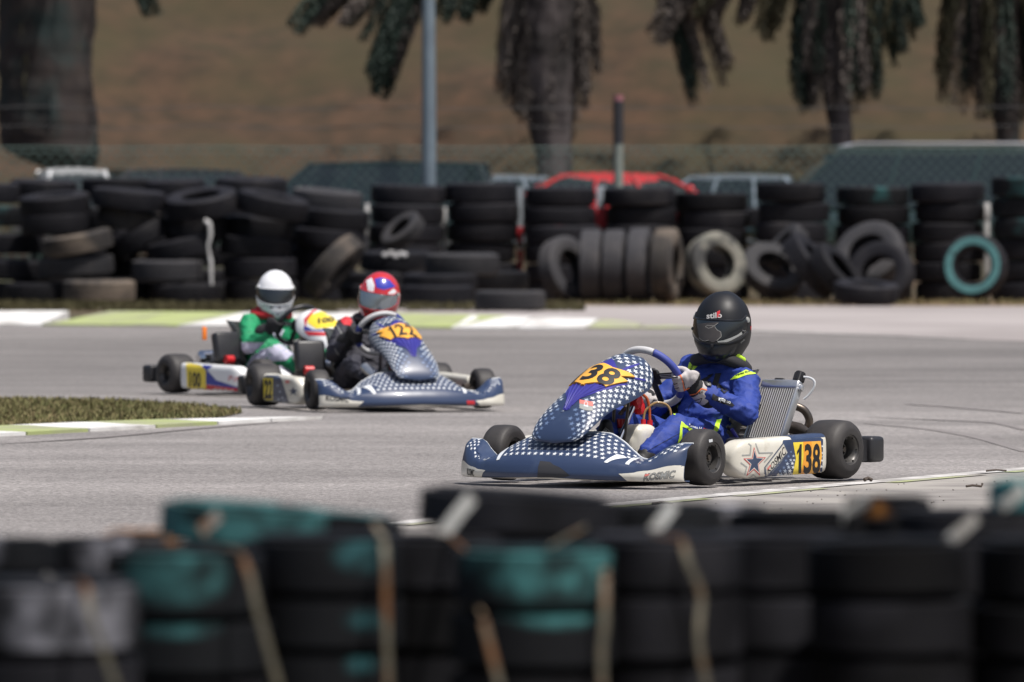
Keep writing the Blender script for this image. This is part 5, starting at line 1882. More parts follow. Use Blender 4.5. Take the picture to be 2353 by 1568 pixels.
def panel_print(K, num, plate_m, num_m, indigo_m, pale=1.0):
    par = K['panel']
    ob = S_PANEL.lay(MB(), [poly(ind_half), mir(poly(ind_half)), poly(ind_top), mir(poly(ind_top)), poly(ind_tip), mir(poly(ind_tip))], .0022, .04)
    ob.build('indigo_flash', indigo_m, par, recalc=False)
    # raised ribs of the flash
    rb = MB()
    for (a, b) in (((.50, .26), (.53, .52)), ((.515, .27), (.60, .55)), ((.53, .30), (.68, .56)), ((.545, .34), (.74, .57))):
        for s in (1, -1):
            pts = []
            for k in range(9):
                t = k / 8
                u, v = lerp(a[0], b[0], t ** 1.3), lerp(a[1], b[1], t)
                u = u if s == 1 else 1 - u
                pts.append(S_PANEL.fn(u, v) + S_PANEL.n(u, v) * .002)
            rb.tube(pts, [.002 + .005 * math.sin(math.pi * (.1 + .85 * k / 8)) for k in range(9)], 8)
    rb.build('flash_ribs', indigo_m, par)
    pb = S_PANEL.lay(MB(), [poly(pl), mir(poly(pl))], .011, .03, skirt=.009)
    pb.build('number_plate', plate_m, par, recalc=False, angle=60)
    # digits, upright along the panel
    vm = (pl[0][1] + pl[-1][1]) / 2
    nb = MB()
    sh = []
    n = len(num)
    for i, ch in enumerate(num):
        vs, fs = text2(ch, .025)
        w = .070 if ch != '1' else .035
        if num == '122':
            w *= .78
        xs = {3: (-.105, -.040, .040)}[n][i] if num != '122' else (-.086, -.046, .018)[i]
        vc = vm - .005
        v2 = []
        for x, y in vs:
            yy = xs + w * x
            v = vc + (y - .5) * .165
            wv = interp(NV, NW, v)
            sn = min(1, abs(yy) / wv)
            u = .5 + math.copysign(math.asin(min(1, sn ** (1 / .9))) / math.pi, yy)
            v2.append((u, v))
        sh.append((v2, fs))
    S_PANEL.lay(nb, sh, .0126, .02)
    nb.build('plate_number', num_m, par, recalc=False)
    # stars in staggered rows, full on the sides, fading towards the tongue
    full, half, faint = [], [], []
    row = 0
    Lp = .80
    v = .07
    while v < .975:
        w = interp(NV, NW, v)
        pitch = .0345
        n = int(w * 1.25 / pitch) + 1
        for k in range(-n, n + 1):
            y = (k + (.5 if row % 2 else 0)) * pitch
            sn = abs(y) / (w * 1.22)
            if sn > .93:
                continue
            u = .5 + .5 * math.copysign(sn, y)
            if pl[0][1] - .02 < v < pl[-1][1] + .05 and abs(u - .5) < .20:
                continue
            if .22 < v < .66 and abs(u - .5) < .05 + (v - .22) * .42:
                continue
            r = .0150
            ru, rv = r / (w * 2.45), r / Lp
            dk = (v - .12) * 2.2 + (abs(u - .5) - .28) * 2.3
            s = (u, v, ru, rv, 0)
            if v > .86 and abs(u - .5) < .30:
                half.append((u, v, ru * .7, rv * .7, 0))
            elif dk > .25:
                full.append(s)
            elif dk > -.02:
                half.append((u, v, ru * .95, rv * .95, 0))
            elif dk > -.30:
                faint.append((u, v, ru * .9, rv * .9, 0))
        v += pitch * .56 / Lp * 1.35
        row += 1
    for lst, m in ((full, M_white), (half, M_star1), (faint, M_star2)):
        if lst:
            stars_on(S_PANEL, lst, .0014).build('star_print', m, par, recalc=False, smooth=False)
panel_print(K138, '138', M_orange, M_blackp, M_indigo)
panel_print(K122, '122', M_orange, M_blackp, M_indigo)

def at_n(y, v):
    return (.5 + y / 1.25, v)
def nose_print(K):
    par = K['nose']
    # cream corner fields and the scuffed lower lip
    cor = S_NOSE.inv(zz('E', [(1540, 535), (1800, 508), (2165, 466)]), W138)
    cor = [(cor[0][0], cor[0][1]), (cor[1][0], cor[1][1]), (.985, cor[2][1] + .02), (.997, .30), (.997, .03), (.90, .03), (S_NOSE.inv(zz('E', [(1665, 605)]), W138)[0][0], .03)]
    for sh in (poly(cor), mir(poly(cor))):
        S_NOSE.lay(MB(), [sh], .0012, .02).build('cream_corner', M_cream, par, recalc=False)
    lip = [(.02, .005), (.98, .005), (.98, .055), (.75, .065), (.5, .10), (.25, .065), (.02, .055)]
    S_NOSE.lay(MB(), [poly(lip)], .0009, .02).build('lower_lip', M_cream, par, recalc=False)
    # white slashes on the scoops
    sl1 = S_NOSE.inv(zz('E', [(1405, 425), (1530, 345), (1600, 352), (1630, 378), (1440, 432)]), W138)
    sl2 = S_NOSE.inv(zz('E', [(1615, 445), (1675, 385), (1770, 380), (1655, 452)]), W138)
    sl3 = S_NOSE.inv(zz('E', [(2128, 275), (2168, 262), (2176, 372), (2150, 330)]), W138)
    for sh in [poly(s) for s in (sl1, sl2)] + [mir(poly(s)) for s in (sl1, sl2)]:
        S_NOSE.lay(MB(), [sh], .0016, .02).build('white_slash', M_white, par, recalc=False)
    # edge piping along the rear edge
    mb = MB()
    pts = [S_NOSE.fn(k / 90, .985) + Vector((0, 0, .002)) for k in range(0, 91)]
    mb.tube(pts, .0038, 6)
    mb.build('edge_piping', M_white, par)
    # stars
    full = []
    pit = .0365
    row = 0
    v = .455
    while v < .95:
        for k in range(-17, 18):
            y = (k + (.5 if row % 2 else 0)) * pit
            if abs(y) > .585:
                continue
            a = abs(y) / .625
            lim = interp([0, .3, .45, .6, .75, .9, 1], [.47, .47, .50, .55, .50, .45, .5], a)
            if v < lim or (a > .80 and v < .52):
                continue
            p = (S_NOSE.fn(.5, v) - S_NOSE.fn(.5, v - .02)).length / .02
            u = .5 + y / 1.25
            if any(abs(u - q[0]) < .03 and abs(v - q[1]) < .10 for q in ((sum(x[0] for x in s) / len(s), sum(x[1] for x in s) / len(s)) for s in (sl1, sl2, [(1 - a_, b_) for a_, b_ in sl1], [(1 - a_, b_) for a_, b_ in sl2]))):
                continue
            du = 1 / max(.5, (S_NOSE.fn(min(.99, u + .01), v) - S_NOSE.fn(max(.01, u - .01), v)).length / .02)
            dv = 1 / max(.2, (S_NOSE.fn(u, min(.99, v + .01)) - S_NOSE.fn(u, v - .01)).length / .02)
            r = .0145 if a < .6 else .0115
            full.append((u, v, r * du, r * dv, .1))
        v += pit * .62 / .36
        row += 1
    stars_on(S_NOSE, full, .0014).build('star_print', M_white, par, recalc=False, smooth=False)
nose_print(K138)
nose_print(K122)
b_nose = bvh_of([K138['nose']])
# lettering on the nose corner
q = zz('E', [(1790, 606), (2095, 575), (1805, 538), (2112, 500)])
print_on('lettering_edge', [(quad_map(text2('KOSMIC', .05, .12)[0], (q[0][0]-1, q[0][1]+.6), (q[1][0]+1, q[1][1]+.6), (q[2][0]-1, q[2][1]-.8), (q[3][0]+1, q[3][1]-.8)), text2('KOSMIC', .05, .12)[1])], b_nose, K138['nose'], M_blackp, .0022, 4)
print_on('lettering', [(quad_map(text2('KOSMIC', .005, .12)[0], q[0], q[1], q[2], q[3]), text2('KOSMIC', .005, .12)[1])], b_nose, K138['nose'], M_greyp, .0030, 4)
print_on('letter_flag', [poly(zz('E', [(1803, 562), (1808, 540), (1860, 536), (1835, 556)]))], b_nose, K138['nose'], M_salmon, .0034, 4)
q = zz('E', [(48, 545), (118, 560), (48, 478), (122, 494)])
print_on('lettering', [(quad_map(text2('KOSMIC', .02, .12)[0], q[0], q[1], q[2], q[3]), text2('KOSMIC', .02, .12)[1])], b_nose, K138['nose'], M_blackp, .0024, 4)
print_on('tape_patch', [poly(zz('E', [(770, 408), (870, 418), (900, 445), (960, 470), (1010, 505), (1065, 552), (1010, 570), (880, 570), (742, 570), (750, 470)]))], b_nose, K138['nose'], M_scuff, .0016, 6)
b_pan = bvh_of([K138['panel']])
print_on('badge', [poly(zz('D', [(1003, 822), (1205, 858), (1203, 925), (1110, 900), (1003, 878)]))], b_pan, K138['panel'], M_salmon, .0026, 4)
print_on('badge_field', [poly(zz('D', [(1003, 880), (1110, 903), (1203, 930), (1195, 990), (1100, 985), (1003, 950)]))], b_pan, K138['panel'], M_greyp, .0026, 4)
ring = [(1100 + 26 * math.cos(a), 885 + 28 * math.sin(a)) for a in [k * .5236 for k in range(13)]]
print_on('badge_mark', stroke(zz('D', ring), 1.3) + [poly(zz('D', [(1065, 900), (1135, 915), (1130, 935), (1065, 920)]))], b_pan, K138['panel'], M_white, .003, 3)
def bolt(U, V, r, nm='panel_bolt'):
    loc, nor = ray(b_pan, U, V)
    if loc is None:
        return
    mb = MB()
    M = Matrix.Translation(loc) @ nor.to_track_quat('Z', 'Y').to_matrix().to_4x4()
    mb.lathe([(0, .004), (r * .5, .004), (r, .002), (r, -.002)], 14, wmat(K138['panel']).inverted() @ M)
    mb.build(nm, M_chrome, K138['panel'])
bolt(*zz('D', [(745, 990)])[0], .008)
bolt(*zz('D', [(1945, 672)])[0], .009)

# side pod of the near kart
pod = K138['pod1']
b_pod = bvh_of([pod])
sec = sidepod_fn(1)
print_on('navy_field', [poly(zz('B', [(940, 940), (1440, 905), (1474, 930), (1462, 1420), (1440, 1440), (692, 1462), (690, 1300), (930, 985)]))], b_pod, pod, M_navy, .0012, 8)
mbk = MB()                         # the blue field carries on over the top and the rear end of the pod
stp = [(-.10, 0), (-.37, 0)]
def pod_top(x0, x1, m, nm):
    mb = MB()
    N = 10
    vs = []
    for i in range(13):
        t = (.352 - lerp(x0, x1, i / 12)) / .74
        for k in range(N + 1):
            a = lerp(R(38), R(150), k / N)
            p, c = sec(t, a), Vector((lerp(x0, x1, i / 12), .585, .12))
            vs.append(p + (p - c).normalized() * .0014)
    mb.add(vs, [(i*(N+1) + k, i*(N+1) + k + 1, (i+1)*(N+1) + k + 1, (i+1)*(N+1) + k) for i in range(12) for k in range(N)])
    mb.build(nm, m, pod, recalc=False)
pod_top(-.095, -.378, M_navy, 'navy_field')
cx, cy = zz('B', [(560, 1235)])[0]
def bstar(sc, w=1.0):
    return zz('B', [(lerp(562, x, sc), lerp(1225, y, sc)) for x, y in ((552, 1028), (592, 1163), (708, 1168), (612, 1262), (632, 1412), (548, 1330), (450, 1418), (498, 1268), (410, 1183), (525, 1178))])
print_on('grey_outline', [x for s in ([(395, 1140), (500, 1135), (512, 1010), (480, 985)], [(575, 985), (620, 1110), (800, 1105), (690, 1230)], [(378, 1240), (455, 1295), (430, 1395)], [(480, 1450), (545, 1400), (620, 1462)]) for x in stroke(zz('B', s), 2.6)], b_pod, pod, M_greyp, .0014, 4)
print_on('star_edge', [poly(bstar(1.0))], b_pod, pod, M_redp, .0016, 4)
print_on('star_gap', [poly(bstar(.87))], b_pod, pod, M_cream, .0020, 4)
print_on('star_emblem', [poly(bstar(.74))], b_pod, pod, M_navy, .0024, 4)
q = zz('B', [(715, 1425), (1000, 1105), (700, 1300), (945, 985)])
print_on('lettering_board', [poly([q[0], q[1], q[3], q[2]])], b_pod, pod, M_greyp, .0016, 5)
q2 = zz('B', [(722, 1405), (990, 1105), (710, 1308), (942, 1000)])
print_on('lettering_board', [poly([q2[0], q2[1], q2[3], q2[2]])], b_pod, pod, M_cream, .0018, 5)
q3 = zz('B', [(735, 1390), (985, 1112), (722, 1318), (948, 1018)])
print_on('lettering', [(quad_map(text2('KOSMIC', .015, .1)[0], q3[0], q3[1], q3[2], q3[3]), text2('KOSMIC', .015, .1)[1])], b_pod, pod, M_blackp, .0022, 4)
print_on('letter_flag', [poly(zz('B', [(722, 1318), (770, 1262), (772, 1285), (728, 1340)]))], b_pod, pod, M_salmon, .0025, 4)
q4 = zz('B', [(795, 1372), (945, 1192), (788, 1358), (938, 1178)])
print_on('lettering', [(quad_map(text2('RACING KART', .0)[0], q4[0], q4[1], q4[2], q4[3]), text2('RACING KART', .0)[1])], b_pod, pod, M_greyp, .0018, 4)
# stars round the plate
sts = {0: [], 1: [], 2: []}
for k, (x, y, r, lv) in enumerate([(1045, 1095, 20, 2), (1010, 1155, 24, 2), (1078, 1150, 22, 1), (975, 1210, 24, 2), (1040, 1205, 26, 1), (1085, 1205, 20, 0), (995, 1255, 28, 1), (1062, 1248, 28, 0), (948, 1305, 28, 2), (1012, 1300, 30, 1), (1072, 1300, 28, 0), (900, 1350, 28, 2), (965, 1350, 32, 1), (1030, 1348, 32, 0), (850, 1415, 28, 2), (912, 1400, 34, 1), (978, 1398, 36, 0), (1040, 1395, 34, 0), (1462, 1020, 20, 0), (1458, 1110, 20, 0), (1455, 1210, 22, 0), (1450, 1290, 24, 0), (1440, 1375, 26, 0), (1465, 1160, 16, 1)]):
    sts[lv].append(poly(star_poly(*zz('B', [(x, y)])[0], r * .17222, .15)))
for lv, m in ((0, M_white), (1, M_star1), (2, M_star2)):
    print_on('star_print', sts[lv], b_pod, pod, m, .0018, 5)
print_on('number_plate', [poly(zz('B', [(1072, 970), (1205, 962), (1215, 1150), (1175, 1418), (1060, 1424), (1108, 1180)]))], b_pod, pod, M_yellow, .0020, 5)
print_on('number_plate', [poly(zz('B', [(1205, 962), (1318, 955), (1335, 1150), (1285, 1412), (1168, 1418), (1212, 1160)]))], b_pod, pod, M_orange2, .0024, 5)
print_on('number_plate', [poly(zz('B', [(1312, 956), (1438, 950), (1455, 1150), (1415, 1405), (1275, 1412), (1325, 1160)]))], b_pod, pod, M_orange, .0028, 5)
for ch, a in (('1', [(1112, 1395), (1178, 1392), (1122, 1000), (1185, 992)]), ('3', [(1205, 1385), (1318, 1380), (1225, 990), (1318, 985)]), ('8', [(1318, 1388), (1432, 1380), (1335, 985), (1428, 980)])):
    q = zz('B', a)
    bw = 0 if ch == '1' else .03
    print_on('plate_number', [(quad_map(text2(ch, bw)[0], *q), text2(ch, bw)[1])], b_pod, pod, M_blackp, .0034, 4)
# tyre label
b_ty = bvh_of([o for o in K138['root'].children_recursive if o.name.startswith('tyre')])
print_on('tyre_sticker', [poly(zz('2', [(583, 1148), (608, 1143), (610, 1163), (585, 1168)]))], b_ty, K138['root'], M_white, .001, 4)

# ---- the two karts behind: side pods facing the viewer
pod = K122['pod-1']
b_p = bvh_of([pod])
print_on('navy_field', [poly(zz('3', [(700, 735), (845, 735), (905, 915), (700, 925)]))], b_p, pod, M_navy, .0012, 8)
print_on('number_plate', [poly(zz('3', [(718, 748), (800, 752), (798, 895), (722, 893)]))], b_p, pod, M_yellow, .0018, 6)
q = zz('3', [(730, 885), (792, 886), (728, 760), (795, 762)])
print_on('plate_number', [(quad_map(text2('122', .04)[0], *q), text2('122', .04)[1])], b_p, pod, M_blackp, .0024, 5)
print_on('star_emblem', [poly(star_poly(*zz('3', [(930, 838)])[0], 11, 0))], b_p, pod, M_navy, .0016, 5)
print_on('star_print', [poly(star_poly(*zz('3', [(x, y)])[0], 3.2, 0)) for x, y in ((830, 800), (845, 840), (860, 880), (835, 890), (870, 905))], b_p, pod, M_star1, .0016, 5)
print_on('red_mark', [poly(zz('3', [(880, 765), (905, 765), (905, 785), (880, 785)]))], b_p, pod, M_salmon, .0016, 5)
b_n2 = bvh_of([K122['nose']])
q = zz('3', [(1140, 898), (1290, 910), (1140, 862), (1300, 878)])
print_on('lettering', [(quad_map(text2('KOSMIC', .03, .1)[0], *q), text2('KOSMIC', .03, .1)[1])], b_n2, K122['nose'], M_blackp, .0024, 5)
print_on('red_mark', [poly(zz('3', [(2055, 898), (2105, 898), (2108, 922), (2058, 925)]))], b_n2, K122['nose'], M_redp, .0024, 5)
pod = K100['pod-1']
b_p = bvh_of([pod])
print_on('violet_wave', [poly(zz('3', [(340, 655), (420, 662), (370, 700), (430, 765), (560, 808), (620, 812), (620, 830), (360, 790)]))], b_p, pod, M_blue2, .0014, 8)
print_on('red_band', [poly(zz('3', [(355, 792), (450, 806), (630, 822), (630, 860), (355, 850)]))], b_p, pod, M_redp, .0018, 8)
print_on('number_plate', [poly(zz('3', [(234, 652), (330, 668), (364, 700), (366, 845), (244, 846)]))], b_p, pod, M_yellow, .0022, 6)
q = zz('3', [(258, 810), (332, 815), (258, 705), (332, 716)])
print_on('plate_number', [(quad_map(text2('100', .04)[0], *q), text2('100', .04)[1])], b_p, pod, M_blackp, .0028, 5)
print_on('red_mark', [x for s_ in ([(512, 770), (516, 738), (535, 740), (533, 756), (514, 752)], [(545, 772), (555, 742)], [(560, 772), (568, 745), (582, 772)], [(590, 776), (598, 748)]) for x in stroke(zz('3', s_), 1.6)], b_p, pod, M_redp, .0018, 5)
b_p = bvh_of([K100['panel']])
print_on('yellow_field', [poly(zz('3', [(1030, 345), (1110, 318), (1200, 345), (1232, 395), (1215, 418), (1080, 432), (1022, 395)]))], b_p, K100['panel'], M_yellow, .0016, 6)
q = zz('3', [(1090, 400), (1195, 390), (1090, 362), (1195, 355)])
print_on('plate_number', [(quad_map(text2('100', .05)[0], *q), text2('100', .05)[1])], b_p, K100['panel'], M_blackp, .0022, 5)
print_on('red_edge', [poly(zz('3', [(1000, 370), (1055, 312), (1110, 298), (1060, 325), (1020, 380), (1010, 430)]))], b_p, K100['panel'], M_redp, .0018, 6)
print_on('blue_band', [poly(zz('3', [(1000, 410), (1060, 438), (1190, 432), (1185, 450), (1000, 442)]))], b_p, K100['panel'], M_blue2, .0018, 6)
print_on('red_band', [poly(zz('3', [(1000, 448), (1190, 458), (1185, 478), (1030, 475)]))], b_p, K100['panel'], M_redp, .0020, 6)
mb = MB(); mb.tube([(-.36, -.46, .40), (-.37, -.465, .47)], .008, 8); mb.box((-.36, -.46, .42), (.012, .035, .09), .004); mb.build('orange_tag', M_otag, K100['root'])

# ================================================================ DRIVERS
M_suitb = mat('suit_blue', (.017, .046, .275), .70, var=(.013, .036, .22), vscale=10, bump=.12, bscale=130)
M_suitk = mat('suit_black', (.022, .022, .030), .75, var=(.03, .03, .045), vscale=10, bump=.1, bscale=120)
M_suitg = mat('suit_green', (.008, .27, .11), .7, var=(.006, .22, .09), vscale=10, bump=.1, bscale=120)
M_suitw = mat('suit_lilac_white', (.55, .54, .66), .7, var=(.46, .45, .58), vscale=9)
M_lime = mat('lime_fabric', (.52, .78, .045), .65)
M_blackf = mat('black_fabric', (.014, .014, .017), .8, bump=.1, bscale=150)
M_glove = mat('glove_grey', (.50, .47, .47), .75, var=(.42, .39, .39), vscale=22, bump=.12, bscale=180)
M_orangef = mat('orange_fabric', (.72, .17, .05), .65)
M_helk = mat('helmet_matte_black', (.010, .011, .014), .48, spec=.35)
M_helg = mat('helmet_gloss_black', (.008, .009, .012), .30, coat=.1)
M_helw = mat('helmet_white', (.74, .75, .78), .22, coat=.5)
M_helr = mat('helmet_red', (.50, .025, .035), .2, coat=.6)
M_helb = mat('helmet_blue', (.035, .045, .38), .2, coat=.6)
M_visor = mat('visor_smoke', (.014, .018, .024), .07, coat=.8, spec=.6)
M_visorg = mat('visor_mirror', (.30, .34, .38), .12, metal=.7, coat=.6)
M_film = mat('visor_film', (.075, .068, .066), .40, var=(.06, .055, .055), vscale=20)
M_filmedge = mat('film_edge', (.40, .39, .36), .5)
M_redf = mat('red_fabric', (.42, .012, .02), .7)
M_boot = mat('boot_black', (.013, .013, .015), .6, bump=.08, bscale=120)

HZ = [-.168, -.160, -.145, -.112, -.070, -.020, .030, .080, .118, .146, .160, .166]
HW = [.060, .072, .084, .106, .127, .133, .130, .117, .095, .064, .036, .003]
HF = [.098, .118, .140, .158, .158, .152, .143, .126, .100, .066, .036, .003]
HB = [.075, .090, .106, .130, .146, .152, .150, .134, .106, .070, .038, .003]
def helm(a, z, off=0.0):
    w, f, b = interp(HZ, HW, z), interp(HZ, HF, z), interp(HZ, HB, z)
    ca, sa = math.cos(a), math.sin(a)
    l = f if ca > 0 else b
    e = .92
    p = Vector((math.copysign(abs(ca) ** e, ca) * l, math.copysign(abs(sa) ** e, sa) * w, z))
    if off:
        n = Vector((p.x / max(.02, l) ** 2, p.y / max(.02, w) ** 2, z / .17 ** 2 * .8)).normalized()
        p = p + n * off
    return p
def helmet_shell():
    mb = MB()
    nz, na = 44, 56
    zs = [lerp(-1, 1, k / nz) for k in range(nz + 1)]
    zs = [-.168 + .334 * (.5 - .5 * math.cos(math.pi * k / nz)) for k in range(nz + 1)]
    vs = [helm(2 * math.pi * k / na, z) for z in zs for k in range(na)]
    mb.add(vs, [(i*na + k, i*na + (k+1) % na, (i+1)*na + (k+1) % na, (i+1)*na + k) for i in range(nz) for k in range(na)] + [tuple(range(na))[::-1], tuple(nz*na + k for k in range(na))])
    return mb.mesh('helmet', angle=60)
def visor_lo(a): return interp([0, .5, 1.0, 1.35], [-.066, -.060, -.040, -.012], abs(a))
def visor_hi(a): return interp([0, .5, 1.0, 1.2, 1.35], [.036, .036, .036, .044, .056], abs(a))
def visor_mesh():
    mb = MB()
    na, nz = 44, 12
    A = 1.33
    for off, flip in ((.0045, 0), (.0012, 1)):
        mb.grid(lambda u, v: helm(lerp(-A, A, u), lerp(visor_lo(lerp(-A, A, u)), visor_hi(lerp(-A, A, u)), v), off), na, nz)
    w = (na + 1) * (nz + 1)
    rim = [(i*(nz+1), (i+1)*(nz+1)) for i in range(na)] + [(i*(nz+1) + nz, (i+1)*(nz+1) + nz) for i in range(na)] + [(j, j+1) for j in range(nz)] + [(na*(nz+1) + j, na*(nz+1) + j + 1) for j in range(nz)]
    mb.f += [(a, b, b + w, a + w) for a, b in rim]
    mb.m += [0] * len(rim)
    return mb.mesh('visor', angle=50)
def seal_mesh():
    mb = MB()
    A = 1.40
    for fn, s in ((visor_lo, -1), (visor_hi, 1)):
        mb.tube([helm(lerp(-A, A, k / 40), fn(lerp(-A, A, k / 40)) + .005 * s, .0015) for k in range(41)], .0042, 8)
    return mb.mesh('seal')
def pivot_mesh():
    mb = MB()
    for s in (-1, 1):
        p = helm(1.40 * s, .040, .006)
        n = (p - helm(1.40 * s, .040)).normalized()
        M = Matrix.Translation(p) @ n.to_track_quat('Z', 'Y').to_matrix().to_4x4()
        mb.lathe([(.0, .004), (.006, .004), (.007, .002), (.010, .002), (.0125, .003), (.0135, .0), (.0135, -.006)], 20, M)
    return mb.mesh('pivot')
def vent_mesh():
    mb = MB()
    def slot(a, z, wa, wz, o=.001):
        mb.add([helm(a - wa, z - wz, o), helm(a + wa, z - wz, o), helm(a + wa, z + wz, o), helm(a - wa, z + wz, o)], [(0, 1, 2, 3)])
    for s in (-1, 1):
        slot(.22 * s, -.088, .10, .006)
        slot(.60 * s, -.082, .14, .005)
        slot(.20 * s, -.140, .09, .005)
    return mb.mesh('vent')
def chin_mesh():
    mb = MB()
    N = 24
    def fn(u, v):
        a = lerp(-.95, .95, u)
        z = lerp(-.158, -.078 + .012 * abs(a), v)
        k = math.sin(math.pi * v) ** .6 * (1 - abs(a) / .95) ** .5
        return helm(a, z, .001 + .006 * k)
    mb.grid(fn, N, 14)
    return mb.mesh('chin')
def spoiler_mesh():
    mb = MB()
    def fn(u, v):
        y = lerp(-.055, .055, u)
        p0 = Vector((-.02, y, .158 - y * y * 9))
        p1 = Vector((-.085, y * 1.1, .156 - y * y * 9))
        p2 = Vector((-.118, y * 1.15, .100 - y * y * 9))
        t = v
        return p0 * (1 - t) ** 2 + p1 * 2 * t * (1 - t) * 1.0 + p2 * t * t + Vector((0, 0, .014 * math.sin(math.pi * t)))
    A = solid(fn, 14, 10, .012, (-.05, 0, 0))
    return A.mesh('spoiler')

def make_helmet(par, c, yaw, pitch, roll, m, mv, gloss, extras=True, scale=1.0):
    h = link('helmet', shared('helmet', helmet_shell) if m is M_helk else helmet_shell(), m, par)
    h.matrix_basis = Matrix.Translation(Vector(c)) @ Matrix.Rotation(R(yaw), 4, 'Z') @ Matrix.Rotation(R(pitch), 4, 'Y') @ Matrix.Rotation(R(roll), 4, 'X') @ Matrix.Scale(scale, 4)
    link('visor', visor_mesh(), mv, h)
    link('visor_seal', shared('seal', seal_mesh), gloss, h)
    link('visor_pivot', shared('pivot', pivot_mesh), M_greyp, h)
    link('vent', shared('vent', vent_mesh), M_blackp, h)
    if extras:
        link('chin_bar', shared('chin', chin_mesh), gloss, h)
        link('spoiler', shared('spoil', spoiler_mesh), M_helk, h)
    return h

def hand_mb(deg, wrist, cuff):
    P = sw_pt(deg)
    T = (sw_pt(deg + 2) - sw_pt(deg - 2)).normalized()
    out = (P - SW_C).normalized()
    w = Vector(wrist) - P
    w = (w - T * w.dot(T)).normalized()
    b = (out - w * out.dot(w)).normalized()
    mb = MB()
    Q = Matrix((w, T, b)).transposed()
    mb.ell(P + w * .050 + b * .016, (.046, .043, .022), Q)
    mb.ell(P + w * .022 + b * .024, (.024, .043, .018), Q)
    for k, o in enumerate((-.033, -.011, .011, .032)):
        r0 = (.0120, .0130, .0128, .0112)[k]
        L = (225, 250, 245, 215)[k]
        pts, rr = [], []
        for i in range(9):
            t = i / 8
            ph = R(lerp(28, 28 + L, t))
            rad = .030 - .002 * t + .002 * math.cos(ph * 3)
            pts.append(P + T * (o * 1.03) + (w * math.cos(ph) + b * math.sin(ph)) * rad)
            rr.append(lerp(r0, r0 * .80, t))
        mb.limb(pts, rr, 10)
    th = []
    for i in range(6):
        t = i / 5
        ph = R(lerp(-5, -115, t))
        th.append(P + T * lerp(.030, .052, t) + (w * math.cos(ph) + b * math.sin(ph)) * lerp(.042, .028, t))
    mb.limb(th, [.0155, .0150, .0140, .0130, .0120, .0105], 10)
    wv = Vector(wrist)
    mb.limb([P + w * .055 + b * .012, lerp(P + w * .055, wv, .6) + b * .006, wv, lerp(wv, Vector(cuff), .35), lerp(wv, Vector(cuff), .7), Vector(cuff)], [.034, .033, .034, .047, .054, .056], 16)
    return mb

def boot_mb(heel, toe, ankle):
    h, t, a = Vector(heel), Vector(toe), Vector(ankle)
    mb = MB()
    mb.limb([h, lerp(h, t, .35), lerp(h, t, .7), t], [.036, .038, .040, .030], 14)
    mb.limb([lerp(h, t, .1), lerp(h, a, .6), a], [.038, .044, .046], 14)
    return mb

